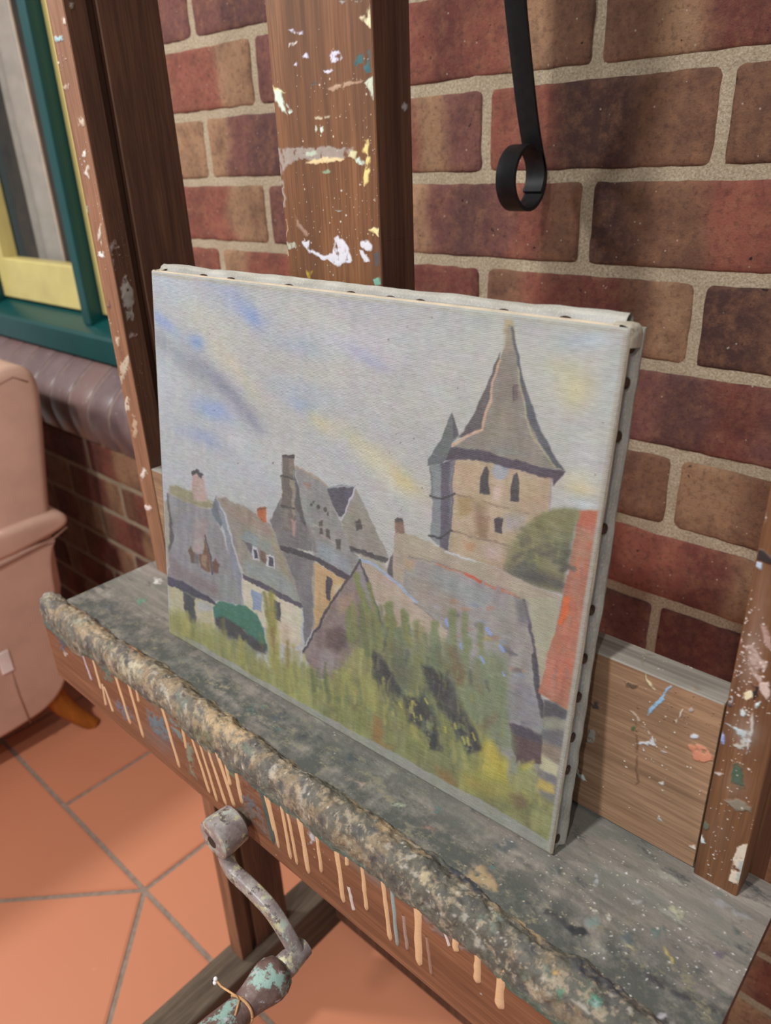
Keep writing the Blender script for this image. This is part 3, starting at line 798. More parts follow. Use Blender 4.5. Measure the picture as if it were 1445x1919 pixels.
# --- two uprights: a grooved post each, from runner to above the frame
def upright(x0, x1, wf):
    mb = MB()
    mb.box((x0, YE, 0.09), (x1, -.3245, 2.05), 0.0012)
    mb.box((x0+.006, -.3255, 0.09), (x1-.007, -.3145, 2.05), 0)
    mb.box((x0, -.3155, 0.09), (x1, -.255, 2.05), 0.0012)
    return mb
LB = (202, 214, 222); LAV = (206, 206, 226); WHT = (226, 224, 218); MINT = (206, 222, 208); CRM = (222, 208, 150); TEAL = (38, 92, 98); GRY = (150, 150, 146)
mb = upright(-.200, -.172, 0)
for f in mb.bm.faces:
    if f.calc_center_median().x > -.1725 or f.calc_center_median().y > -.325: f.material_index = 2  # right face and back of the post: shade put in as a darker wood
paint_face(mb, 1, 1, YE, (-.1992, -.1728), (.76, 1.36), .0009, [('e', 113, 72, 8, 6, (150, 186, 192)), ('e', 110, 120, 3, 4, WHT), ('s', 118, 120, 6, 10, 10, (206, 190, 176)), ('e', 122, 40, 4, 8, (196, 180, 166)),
    ('e', 125, 165, 7, 5, (176, 150, 136)), ('e', 150, 228, 6, 9, (186, 170, 152)), ('e', 157, 287, 3, 5, WHT), ('e', 164, 322, 5, 9, (206, 196, 186)), ('s', 160, 310, 5, 20, 14, WHT),
    ('e', 162, 395, 3, 8, (160, 184, 172)), ('e', 190, 440, 3, 18, (198, 186, 172)), ('e', 190, 478, 6, 5, WHT), ('e', 206, 570, 2, 6, (90, 66, 60)), ('e', 222, 640, 4, 8, (180, 160, 140)),
    ('e', 232, 690, 7, 26, 10, (176, 160, 140)), ('e', 240, 760, 5, 14, (192, 176, 158)), ('e', 252, 800, 5, 18, (176, 150, 124)), ('e', 270, 888, 4, 8, (210, 200, 190)),
    ('e', 276, 950, 5, 6, (214, 196, 190)), ('e', 280, 1018, 5, 7, (216, 208, 196)), ('e', 280, 962, 2, 3, (60, 44, 44)), ('s', 200, 500, 18, 160, 40, (200, 186, 170))])
paint_face(mb, 3, 0, -.172, (-.3442, -.3253), (.80, 1.36), .0009, [('e', 132, 8, 6, 5, (150, 146, 132)), ('e', 212, 455, 6, 3, (150, 132, 120)), ('e', 218, 465, 5, 3, (150, 132, 120)), ('e', 238, 560, 10, 42, -8, (156, 154, 146)), ('e', 232, 535, 6, 18, (170, 164, 156)),
    ('e', 250, 628, 8, 5, (164, 148, 140)), ('s', 225, 480, 10, 40, 20, (160, 144, 132)), ('e', 210, 480, 3, 20, (170, 160, 156)), ('s', 262, 740, 4, 30, 8, (186, 178, 170))])
ebuild(mb, 'upright', [M['post'], M['post_p'], M['dark_shade'], M['dark_shade_p']])

mb = upright(.412, .439, 0)
P3 = crop(1020, 1150, 0.3127)
P4 = crop(1280, 900, 0.4275)
BG = (176, 198, 206)
paint_face(mb, 1, 1, YE, (.4128, .4382), (.74, 1.06), .0005, [('p', P4(312, 300, 330, 298, 386, 340, 386, 362, 340, 350, 318, 345), (34, 34, 38)), ('p', P4(310, 352, 345, 360, 340, 390, 308, 380), (170, 186, 204)),
    ('e', 1430, 965, 3, 8, (220, 210, 205)), ('p', P4(225, 690, 255, 685, 255, 715, 230, 730), (206, 160, 138)), ('e', 1388, 1180, 3, 16, (206, 200, 200)),
    ('p', P3(1200, 200, 1260, 190, 1290, 260, 1330, 300, 1300, 420, 1250, 360, 1210, 290), (168, 146, 138)), ('p', P3(1300, 60, 1359, 90, 1359, 240, 1320, 180), (158, 130, 120)),
    ('p', P3(1195, 480, 1245, 450, 1250, 500, 1220, 525), (216, 206, 170)), ('p', P3(1240, 420, 1290, 430, 1275, 500, 1245, 520), (26, 24, 26)), ('p', P3(1290, 410, 1345, 400, 1359, 500, 1330, 520, 1290, 460), (190, 168, 160)),
    ('p', P3(1090, 660, 1190, 690, 1230, 700, 1245, 760, 1200, 770, 1150, 700), BG), ('p', P3(1225, 700, 1245, 590, 1258, 590, 1230, 800, 1205, 840), (186, 180, 176)), ('e', 1354, 1385, 5, 10, (140, 158, 206)),
    ('p', P3(1130, 900, 1150, 895, 1200, 960, 1210, 1060, 1150, 1020, 1118, 1010), (44, 76, 62)), ('p', P3(1080, 1120, 1180, 1110, 1250, 1150, 1240, 1185, 1150, 1170), (120, 112, 98)),
    ('p', P3(1010, 945, 1080, 955, 1050, 968), (190, 178, 170)), ('p', P3(940, 1330, 955, 1320, 968, 1370, 945, 1380), (200, 212, 214)), ('e', 1322, 1545, 6, 10, (84, 92, 78)),
    ('p', P3(1160, 1400, 1215, 1380, 1225, 1480, 1180, 1640, 1110, 1590, 1120, 1530), (198, 184, 168)), ('p', P3(1170, 1480, 1210, 1480, 1195, 1600, 1150, 1590), (150, 154, 150)),
    ('e', 1370, 1310, 6, 4, (200, 210, 214)), ('e', 1366, 1320, 5, 4, (60, 60, 66)), ('e', 1393, 1336, 5, 7, (190, 206, 208)), ('e', 1388, 1395, 12, 7, (170, 170, 160)), ('e', 1420, 1320, 5, 4, (200, 220, 224)),
    ('b', 1410, 1230, 18, 50, 8, (168, 146, 136), .5), ('b', 1425, 1120, 16, 60, 8, (150, 120, 106), .35), ('b', 1380, 1470, 24, 30, 8, (150, 128, 112), .35), ('b', 1345, 1560, 22, 40, 8, (112, 84, 66), .4), ('b', 1395, 1370, 24, 30, 0, (166, 158, 152), .4), ('s', 1400, 1250, 22, 60, 120, (206, 192, 184)), ('s', 1375, 1430, 24, 80, 70, (190, 180, 168)), ('s', 1340, 1580, 16, 50, 30, (206, 204, 200))])
ebuild(mb, 'upright', [M['rightwood'], M['rightwood_p']])

# --- sliding mast in the middle
YM = -0.333
x0 = on_plane((498, 0), 1, YM).x; x0b = on_plane((540, 515), 1, YM).x; x1 = on_plane((697, 0), 1, YM).x; x1b = on_plane((715, 520), 1, YM).x
xa, xb = (x0+x0b)/2, (x1+x1b)/2
mb = MB(); mb.box((xa, YM, 0.888), (xb, YM+.034, 2.3), 0.0012)
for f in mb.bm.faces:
    if f.calc_center_median().x > xb-.0005: f.material_index = 2  # mast's right face darker than its front: shade put into the wood colour
P2 = crop(280, 0, 0.346)
paint_face(mb, 1, 1, YM, (xa+.0008, xb-.0008), (1.04, 1.31), .0005, [('p', P2(980, 275, 1015, 268, 1048, 300, 1030, 325, 990, 335, 975, 310), LAV), ('p', P2(945, 380, 995, 368, 1000, 385, 970, 398), LAV), ('p', P2(755, 235, 800, 228, 780, 250, 758, 255), WHT), ('p', P2(760, 165, 825, 170, 828, 192, 785, 182), LAV),
    ('e', 573, 104, 4, 5, LAV), ('e', 553, 117, 5, 3, LAV), ('p', P2(1130, 290, 1190, 270, 1205, 385, 1180, 395, 1150, 340, 1120, 355), TEAL),
    ('p', P2(682, 480, 715, 485, 735, 560, 748, 622, 725, 610, 690, 540), MINT), ('p', P2(755, 565, 778, 605, 765, 612, 745, 590), MINT), ('p', P2(660, 440, 690, 480, 740, 500, 690, 490), CRM),
    ('p', P2(1165, 455, 1212, 415, 1215, 540, 1200, 510), (190, 200, 180)), ('p', P2(1135, 95, 1180, 85, 1198, 20, 1205, 150, 1170, 120), (222, 214, 176)), ('e', 590, 157, 5, 7, (76, 82, 80)), ('p', P2(1020, 0, 1060, 0, 1040, 30), GRY), ('p', P2(1115, 0, 1150, 0, 1130, 25), LB),
    ('p', P2(705, 805, 830, 800, 950, 785, 1040, 805, 1110, 800, 1090, 850, 950, 862, 830, 868, 750, 890, 725, 950, 715, 870), (150, 138, 130)), ('p', P2(835, 893, 880, 862, 960, 850, 1060, 855, 1040, 872, 920, 880), (220, 198, 152)), ('p', P2(1075, 850, 1085, 812, 1120, 820, 1110, 860), (206, 204, 160)),
    ('p', P2(1110, 862, 1135, 850, 1170, 890, 1140, 885), MINT), ('p', P2(1162, 760, 1185, 755, 1188, 800, 1178, 845, 1160, 820), (226, 206, 134)), ('p', P2(1175, 850, 1195, 850, 1185, 980, 1168, 1012, 1158, 960), (226, 206, 134)), ('e', 612, 323, 10, 3, (136, 160, 130)), ('p', P2(840, 825, 900, 812, 910, 835, 850, 850), (176, 190, 170)),
    ('p', P2(705, 870, 720, 960, 745, 1130, 735, 1130, 715, 980), (160, 150, 140)), ('e', 605, 240, 3, 5, MINT), ('e', 594, 240, 2, 5, MINT), ('p', P2(895, 632, 978, 620, 975, 630, 905, 645), (190, 178, 150)),
    ('p', P2(830, 1310, 870, 1310, 870, 1350, 930, 1375, 1000, 1380, 1010, 1290, 1030, 1275, 1090, 1350, 1100, 1410, 1020, 1435, 940, 1400, 850, 1360), (206, 206, 216)), ('p', P2(1150, 1300, 1185, 1290, 1205, 1325, 1200, 1365, 1150, 1330), (204, 206, 214)),
    ('p', P2(1138, 1350, 1165, 1355, 1185, 1420, 1160, 1418), (204, 206, 214)), ('p', P2(750, 1315, 790, 1312, 795, 1345, 755, 1350), (170, 172, 156)), ('p', P2(1215, 1380, 1250, 1350, 1252, 1440, 1225, 1440), (70, 70, 72)), ('p', P2(1215, 1515, 1250, 1500, 1258, 1545, 1225, 1545), (110, 160, 142)), ('p', P2(1190, 1235, 1245, 1230, 1250, 1275), CRM),
    ('p', P2(740, 1190, 755, 1390, 748, 1390), (206, 176, 150)), ('p', P2(965, 480, 1080, 440, 1160, 430, 1150, 440, 1000, 492), (170, 140, 116)), ('p', P2(855, 1470, 890, 1475, 880, 1505, 860, 1500), (168, 150, 50)), ('p', P2(1010, 1130, 1045, 1132, 1030, 1145), GRY), ('p', P2(790, 1170, 860, 1270, 850, 1280, 800, 1210), (150, 122, 104)),
    ('s', 610, 200, 40, 110, 70, (206, 190, 168)), ('s', 640, 450, 40, 50, 60, (206, 196, 184)), ('s', 690, 300, 12, 100, 40, (200, 186, 160)), ('s', 560, 420, 20, 60, 30, (190, 170, 150))])
paint_face(mb, 3, 0, xb, (YM+.001, YM+.033), (1.12, 1.22), .0007, [('e', 757, 201, 5, 8, (176, 176, 180))])
ebuild(mb, 'mast', [M['oak'], M['oak_p'], M['dark_shade'], M['dark_shade_p']])

# --- back rail between the uprights
RZ = 0.8865
mb = MB(); mb.box((-.1715, YE, .757), (.4115, YE+.0215, RZ), 0.0012)
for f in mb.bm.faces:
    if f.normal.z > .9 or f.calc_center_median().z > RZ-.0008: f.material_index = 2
paint_face(mb, 1, 1, YE, (.29, .4112), (.757, RZ-.0008), .0005, [('p', P3(750, 425, 765, 420, 700, 530, 625, 610, 615, 600, 640, 560), (136, 176, 206)), ('p', P3(605, 360, 625, 400, 655, 455, 640, 455, 610, 400), (206, 196, 160)), ('p', P3(820, 580, 832, 575, 795, 655, 785, 650), (206, 200, 190)),
    ('p', P3(545, 780, 630, 765, 655, 745, 675, 785, 640, 780, 570, 790), (196, 200, 206)), ('p', P3(520, 580, 540, 590, 640, 730, 625, 730), (176, 160, 144)), ('e', 1303, 1382, 7, 4, (190, 196, 206)), ('p', P3(860, 790, 900, 780, 990, 830, 1010, 870, 960, 890, 890, 870), (190, 126, 100)),
    ('p', P3(200, 920, 245, 965, 255, 1005, 225, 1000, 205, 960), (206, 214, 212)), ('p', P3(270, 530, 330, 530, 335, 570, 290, 570), (70, 62, 60)), ('p', P3(480, 410, 560, 430, 550, 460, 500, 450), (90, 72, 60)), ('e', 1188, 1365, 4, 4, (70, 90, 60)), ('p', P3(690, 1220, 720, 1250, 700, 1240), (180, 206, 212)),
    ('e', 1240, 1470, 4, 2, (210, 206, 200)), ('p', P3(870, 1390, 905, 1385, 905, 1415), (206, 196, 186)), ('p', P3(700, 820, 740, 830, 720, 835), (190, 186, 200)), ('p', P3(545, 640, 556, 640, 570, 1010, 560, 1020), (104, 76, 56)),
    ('e', 1296, 1330, 6, 4, (150, 140, 138)), ('s', 1220, 1420, 50, 70, 60, (206, 194, 180)), ('s', 1260, 1340, 60, 20, 30, (110, 84, 62)), ('e', 1108, 1380, 7, 12, (140, 140, 136))])
paint_face(mb, 3, 2, RZ, (.29, .4112), (YE+.0008, YE+.021), .0006, [('p', P3(575, 290, 600, 250, 660, 245, 655, 265, 600, 270, 590, 320), (120, 112, 98)), ('p', P3(870, 440, 910, 425, 940, 460, 900, 465), (128, 116, 100)), ('s', 1240, 1235, 60, 12, 20, (176, 170, 162))])
rail = ebuild(mb, 'back_rail', [M['oak_h'], M['oak_h_p'], M['greywood'], M['greywood_p']])

# --- tray
TZ = 0.7543
mb = MB()
TX0, TX1, TY0, TY1 = -.219, .459, -.4625, -.3225
mb.box((TX0+.0005, TY0, TZ-.020), (TX1-.0005, TY1, TZ-.0003), .001, (128, 128, 128), 1)
P7 = crop(880, 1500, 0.391)
P44 = crop(40, 1040, 0.36)
P6 = crop(440, 1350, 0.36)
paint_face(mb, 0, 2, TZ, (TX0, TX1), (TY0, TY1), .0009, [('p', P7(958, 510, 1000, 505, 1035, 535, 1035, 555, 1010, 562, 975, 540), (160, 160, 134)), ('p', P7(0, 310, 60, 318, 105, 350, 132, 400, 130, 440, 100, 425, 40, 400, 0, 370), (160, 138, 104)),
    ('p', P44(598, 250, 640, 232, 662, 232, 640, 255, 605, 268), (84, 138, 112)), ('p', P44(440, 275, 490, 268, 485, 290, 450, 295), (88, 90, 92)), ('e', 296, 1092, 5, 3, (226, 224, 220)),
    ('p', P44(1300, 840, 1350, 820, 1375, 850, 1340, 870), (60, 66, 76)), ('p', P6(310, 70, 365, 35, 400, 60, 370, 90, 325, 95), (58, 62, 68)), ('p', P6(555, 205, 600, 180, 612, 205, 575, 225), (62, 70, 74)), ('p', P44(970, 665, 1020, 650, 1090, 700, 1060, 725), (150, 140, 116)),
    ('p', P44(1040, 640, 1080, 640, 1105, 665, 1070, 670), (66, 68, 72)), ('p', P7(250, 460, 330, 500, 430, 540, 560, 610, 580, 650, 500, 620, 380, 545, 280, 500), (58, 58, 60)), ('p', P7(470, 590, 550, 590, 570, 640, 500, 640), (40, 42, 46)),
    ('p', P7(720, 740, 820, 790, 960, 870, 1090, 940, 1070, 960, 930, 900, 780, 810), (58, 58, 62)), ('p', P7(1100, 960, 1180, 980, 1240, 1020, 1225, 1040, 1150, 1010), (56, 54, 58)), ('p', P7(620, 350, 640, 355, 605, 410, 595, 420), (190, 196, 200)),
    ('p', P7(1140, 460, 1200, 470, 1370, 560, 1340, 565, 1180, 500), (134, 132, 134)), ('p', P7(1260, 580, 1305, 575, 1300, 640, 1270, 640), (70, 80, 76)), ('p', P7(1310, 615, 1360, 640, 1335, 640), (170, 130, 110)), ('p', P7(1165, 700, 1240, 720, 1250, 760, 1200, 745), (84, 78, 92)),
    ('p', P7(930, 690, 950, 720, 985, 775, 970, 775, 940, 730), (190, 172, 90)), ('p', P7(740, 665, 780, 680, 780, 700, 750, 690), (176, 166, 128)), ('p', P7(860, 600, 930, 590, 935, 640, 880, 650), (84, 102, 98)), ('p', P7(720, 640, 790, 620, 800, 670, 750, 680), (78, 88, 92)),
    ('p', P7(880, 1030, 960, 1020, 990, 1065, 900, 1072), (58, 54, 58)), ('p', P7(600, 520, 680, 550, 670, 560), (204, 200, 190)), ('p', P7(760, 455, 830, 480, 810, 488), (160, 156, 156)), ('p', P7(370, 320, 440, 330, 465, 365, 400, 370), (72, 80, 76)), ('p', P7(100, 200, 200, 180, 250, 220, 160, 250), (82, 86, 88)),
    ('p', P7(560, 560, 610, 540, 620, 600, 580, 600), (110, 126, 122)), ('e', 1243, 1898, 6, 4, (196, 192, 200)), ('p', P6(970, 535, 1020, 530, 1025, 570, 985, 565), (140, 110, 96)), ('p', P6(830, 430, 880, 440, 870, 470), (156, 166, 142)), ('p', P6(590, 300, 680, 330, 660, 345), (160, 140, 124)),
    ('s', 1180, 1640, 110, 60, 90, (204, 202, 198)), ('s', 1270, 1790, 90, 50, 90, (206, 204, 200)), ('s', 1000, 1600, 90, 50, 60, (180, 178, 168)), ('s', 600, 1380, 130, 60, 60, (170, 166, 152)), ('s', 1060, 1700, 60, 60, 60, (190, 184, 160))], soft=4.0, al=.85, warp=7.0, hgt=.0002)
tray = ebuild(mb, 'tray', [M['tray'], M['dark_shade']], None)

# --- apron board under the lip, with its paint drips
AY = -0.4635; AX0, AX1 = -.243, .475
mb = MB(); mb.box((AX0, AY, .6545), (AX1, AY+.019, .7530), 0.0016)
paint_face(mb, 1, 1, AY, (AX0+.001, AX1-.001), (.656, .7522), .0009, [('p', P44(110, 350, 180, 370, 230, 420, 300, 440, 290, 470, 200, 440, 130, 390), (70, 108, 112)), ('p', P44(180, 430, 230, 440, 235, 510, 205, 500), (74, 84, 96)), ('p', P44(315, 490, 365, 495, 385, 535, 350, 530), (112, 136, 198)), ('p', P44(400, 560, 440, 570, 460, 610, 425, 605), (112, 136, 206)),
    ('p', P44(410, 600, 460, 610, 480, 660, 440, 650), (76, 116, 102)), ('p', P44(600, 690, 690, 720, 720, 770, 640, 760), (120, 72, 58)), ('p', P44(650, 800, 740, 860, 800, 990, 730, 960, 670, 900), (92, 112, 122)), ('p', P44(770, 850, 820, 870, 850, 980, 800, 940), (98, 122, 122)), ('p', P44(840, 960, 880, 990, 920, 1170, 880, 1120), (120, 128, 110)),
    ('p', P44(1130, 1120, 1200, 1160, 1230, 1230, 1160, 1210), (110, 62, 46)), ('p', P44(1080, 1080, 1110, 1090, 1112, 1160, 1085, 1140), (64, 130, 96)), ('p', P44(1140, 1230, 1210, 1270, 1260, 1370, 1200, 1340), (96, 98, 104)), ('p', P44(225, 500, 240, 520, 240, 530), WHT), ('p', P44(480, 760, 560, 800, 600, 880, 540, 860), (98, 104, 116)),
    ('p', P6(45, 420, 110, 450, 200, 600, 240, 690, 150, 600, 60, 480), (110, 96, 88)), ('p', P6(375, 580, 405, 570, 418, 620, 395, 640), (184, 184, 190)), ('p', P6(1170, 1150, 1235, 1150, 1240, 1185, 1190, 1190), (150, 156, 160)), ('p', P6(440, 480, 480, 520, 490, 600, 450, 560), (116, 124, 120)),
    ('p', P6(520, 620, 640, 680, 740, 750, 860, 860, 930, 930, 930, 950, 840, 880, 700, 770, 540, 660), (120, 130, 128)), ('p', P6(960, 980, 1080, 1060, 1240, 1180, 1390, 1300, 1380, 1320, 1230, 1210, 1060, 1100, 970, 1020), (118, 100, 92)), ('b', 160, 1215, 60, 14, 40, (96, 104, 104), .6), ('b', 300, 1320, 60, 14, 40, (120, 112, 100), .55), ('b', 420, 1430, 70, 14, 38, (126, 110, 96), .5), ('b', 560, 1535, 60, 10, 36, (120, 112, 104), .5), ('b', 700, 1640, 70, 10, 36, (122, 118, 112), .5), ('b', 850, 1745, 80, 12, 36, (120, 104, 96), .45), ('b', 300, 1390, 40, 14, 40, (104, 100, 100), .5), ('s', 960, 1850, 30, 12, 20, (206, 196, 186)), ('s', 640, 1600, 80, 40, 40, (196, 170, 140)), ('p', P44(130, 480, 150, 500, 170, 600, 160, 590), (206, 170, 130))], soft=2.6, al=.9, warp=5.0)
apron = ebuild(mb, 'apron', [M['apron'], M['apron_p']], None)
def drip(p0, p1, w, col, w0=None, name='paint_drip'):
    a = on_plane(p0, 1, AY); b = on_plane(p1, 1, AY)
    a.z = min(a.z+0.006, .752); b.z = max(b.z, .656)
    n = 22; m = MB(); left = []; 
    sx = rng.random()*50
    rows = []
    for i in range(n+1):
        t_ = i/n; c = a.lerp(b, t_); c.x += 0.0007*mnoise.noise(Vector((sx, t_*4, 1)))
        ww = w*(1+0.22*mnoise.noise(Vector((sx, t_*6, 5))))
        if w0: ww = w0*(1-min(1, t_*2.2))+ww*min(1, t_*2.2)
        if t_ > .93: ww *= math.sqrt(max(0.0, 1-((t_-.93)/.075)**2))
        h = 0.0016*(0.6+0.5*t_)*(0.5 if t_ > .96 else 1)
        rows.append([m.bm.verts.new((c.x+ww/2*s_, AY+0.0002-h*(1-s_*s_), c.z)) for s_ in (-1, -.7, 0, .7, 1)])
    for i in range(n):
        for k in range(4): m.bm.faces.new((rows[i][k], rows[i][k+1], rows[i+1][k+1], rows[i+1][k])).smooth = True
    for v in m.bm.verts: v[m.cl] = lin(col)
    return ebuild(m, name, [M['paint']], apron)
PCH = (206, 164, 122)
for q, w, c, w0 in [(P6(155, 330, 235, 665), .0042, PCH, None), (P6(230, 370, 295, 720), .0048, PCH, None), (P6(265, 440, 330, 750), .0044, PCH, None), (P6(325, 450, 388, 795), .0062, PCH, .013),
    (P6(420, 530, 455, 790), .0044, PCH, None), (P6(522, 630, 570, 945), .0058, PCH, .008), (P6(590, 690, 585, 750), .0044, PCH, None), (P6(660, 730, 690, 985), .0046, PCH, None), (P6(762, 780, 812, 1140), .0052, PCH, None),
    (P6(812, 850, 852, 1170), .0040, (134, 150, 148), None), (P6(950, 930, 962, 1268), .0074, PCH, .011), (P6(1148, 1040, 1152, 1195), .0056, PCH, None), (P6(1268, 1140, 1264, 1358), .0060, PCH, None), (P6(1398, 1250, 1380, 1492), .0072, PCH, .009),
    (P6(880, 1040, 903, 1190), .0036, (150, 122, 112), None), (P6(596, 890, 622, 985), .0040, (196, 180, 172), None), (P6(1078, 1090, 1122, 1168), .0026, (206, 190, 184), None), (P6(125, 315, 205, 640), .0085, (48, 62, 60), .012), (P6(1000, 1150, 1030, 1320), .0032, (146, 106, 90), None),
    (P44(370, 540, 420, 705), .0052, (206, 168, 130), None), (P44(465, 560, 572, 885), .0060, PCH, .008), (P44(545, 630, 640, 955), .0058, PCH, .007), (P44(590, 650, 615, 770), .0046, PCH, None), (P44(720, 760, 828, 1110), .0056, PCH, .007),
    (P44(830, 850, 862, 1012), .0048, PCH, None), (P44(880, 940, 985, 1242), .0048, PCH, None), (P44(920, 960, 1025, 1285), .0044, PCH, None), (P44(960, 990, 1070, 1302), .0052, PCH, None), (P44(1010, 1020, 1112, 1312), .0062, PCH, .009), (P44(1050, 1020, 1090, 1200), .0054, PCH, None),
    (P44(1100, 1050, 1152, 1295), .0060, PCH, .008), (P44(440, 715, 482, 822), .0044, (206, 170, 134), None), (P44(322, 535, 372, 660), .0034, (178, 160, 166), None), (P44(1245, 1170, 1320, 1440), .0040, PCH, None), (P44(430, 700, 445, 790), .0046, (206, 170, 134), None)]:
    drip(q[0], q[1], w, c, w0)

# --- encrusted lip along the tray's front edge
mb = MB()
LX0, LX1 = -.246, .482
prof = [(-.4633, .7225), (-.4642, .7250), (-.4656, .7300), (-.4668, .7365), (-.4673, .7440), (-.4668, .7520), (-.4650, .7585), (-.4615, .7622), (-.4570, .7632), (-.4525, .7626), (-.4485, .7604), (-.4452, .7576), (-.4428, .7554), (-.4415, .7535)]
NLU, NLV = 760, 44
LU, LV = np.meshgrid(np.linspace(0, 1, NLU+1), np.linspace(0, 1, NLV+1))
LXS = LX0+LU*(LX1-LX0)
pa = np.array(prof); qv = LV*(len(prof)-1)
py_ = np.interp(qv, np.arange(len(prof)), pa[:, 0]); pz_ = np.interp(qv, np.arange(len(prof)), pa[:, 1])
arc = LV*0.062
f1 = fbm(LXS*95+5, arc*95, 101, 5)-.5; f2 = fbm(LXS*34+3, arc*34, 103, 4)-.5; f3 = fbm(LXS*300, arc*300, 105, 3)-.5
sink = np.clip((LXS-.10)/.3, 0, 1)
pz_ = np.where(pz_ > .7545, .7545+(pz_-.7545)*(1-.42*sink), pz_)
oy, oz = py_+.4575, pz_-.742; ol = np.hypot(oy, oz); oy, oz = oy/ol, oz/ol
wgt = np.sin(np.pi*np.clip(LV, 0, 1))**.5
hh = (f1*.0052+f2*.0062+f3*.0030)*wgt
end = 1-.8*np.clip(1-np.minimum(LU, 1-LU)*(LX1-LX0)/.014, 0, 1)**2
pz_ = .748+(pz_-.748)*end; py_ = -.4575+(py_+.4575)*end
lo = ((vnoise(LXS*16, LXS*0+3, 7)-.5)*.020+(vnoise(LXS*60, LXS*0+5, 9)-.5)*.012)*(1-LV)**2.2
inn = ((vnoise(LXS*20, LXS*0+8, 11)-.5)*.009+(vnoise(LXS*75, LXS*0+2, 12)-.5)*.004)*LV**3
LW = np.stack([LXS, py_+oy*hh+inn, pz_+oz*hh+lo], -1)
LP = Painter(LW, LXS, arc, 5.0, 1.5, (122, 113, 99))
far = np.clip((LXS-.06)/.33, 0, 1)
n_a = fbm(LXS*60, arc*60, 111, 6); n_b = fbm(LXS*95+9, arc*95, 113, 5); n_c = fbm(LXS*24+4, arc*46, 115, 4); n_d = fbm(LXS*190, arc*190, 117, 4)
def st(n, t, w=.05): return np.clip((n-t)/w, 0, 1)
LP.comp(far*.9, (92, 92, 84), 10); LP.comp(np.clip((-.10-LXS)/.1, 0, 1)*.6, (118, 112, 100), 8)
LP.comp(st(n_c, .52, .10)*.6, (108, 106, 100), 12)
LP.comp(st(n_a, .47+.13*far, .08)*(.72-.2*far), (166, 142, 112), 16); LP.comp(st(n_b, .615-.02*far, .07)*.6, (84, 82, 82), 8); LP.comp(st(n_d, .60+.03*far)*.7, (180, 163, 138), 12)
LP.comp(st(fbm(LXS*60+2, arc*80, 121, 4), .65)*.6, (80, 78, 80), 8); LP.comp(st(fbm(LXS*80+6, arc*90, 123, 4), .69)*.5, (120, 136, 124), 10); LP.comp(st(fbm(LXS*90+1, arc*110, 125, 4), .68)*.7, (188, 180, 168), 8)
LP.comp(np.clip((.24-LV)/.1, 0, 1)*st(n_c, .42)*.7, (96, 118, 108), 12); LP.comp(np.clip((.16-LV)/.06, 0, 1)*st(n_b, .45)*.6*(.3+far), (72, 104, 92), 10)
# patches that can be told apart in the photo
for q, c in [(P44(940, 780, 1020, 770, 1100, 800, 1100, 850, 1200, 900, 1220, 940, 1120, 980, 1000, 940, 960, 860), (192, 164, 126)), (P44(480, 560, 560, 540, 640, 580, 600, 650, 520, 620), (196, 186, 160)), (P44(330, 340, 420, 370, 500, 440, 440, 450, 360, 400), (180, 156, 124)), (P44(560, 470, 640, 500, 620, 530, 560, 510), (186, 144, 108)),
    (P7(120, 470, 200, 500, 320, 580, 380, 640, 370, 700, 300, 640, 200, 560, 130, 510), (182, 156, 120)), (P7(480, 720, 560, 750, 700, 840, 830, 960, 800, 965, 640, 890, 500, 790), (66, 66, 74)), (P6(1080, 720, 1200, 790, 1360, 910, 1340, 925, 1200, 850, 1090, 770), (62, 64, 76)), (P6(700, 480, 800, 520, 860, 590, 780, 580, 720, 530), (184, 156, 118)),
    (P6(860, 600, 990, 660, 1000, 700, 920, 680), (180, 156, 120)), (P7(230, 660, 320, 690, 330, 730, 250, 710), (70, 70, 78)), (P7(540, 890, 640, 940, 630, 990, 560, 960), (84, 150, 124)), (P7(400, 860, 460, 900, 440, 960, 390, 910), (92, 142, 116)), (P7(400, 805, 425, 812, 420, 830, 400, 825), (206, 160, 96)), (P7(590, 930, 630, 960, 625, 990, 595, 970), (160, 180, 178)),
    (P44(880, 900, 960, 920, 1020, 990, 960, 1000, 900, 950), (120, 122, 96)), (P44(90, 210, 160, 195, 230, 230, 150, 240), (148, 142, 130)), (P6(930, 780, 1020, 780, 1060, 850, 980, 880), (196, 180, 146))]:
    LP.poly(q, c, 3.0, .85, 12, rag=.42)
LP.specks(560, 1430, 260, 150, 160, (216, 206, 190), .0003, .0012, .9); LP.specks(900, 1720, 120, 90, 120, (206, 200, 190), .0003, .001, .9)
lm = grid_mesh(None, LW, LP.rgba(), [], None); mb.add_mesh(lm, 0)
ebuild(mb, 'crusted_lip', [M['crust'], M['paint']], None)['label'] = 'lip caked with dried tan and grey paint'

for o_ in EZ.children:                 # the tray assembly sits a touch out of level
    if o_.name.split('.')[0] in ('tray', 'apron', 'crusted_lip'): o_.rotation_euler.y = .0064; o_.location.x -= .00484
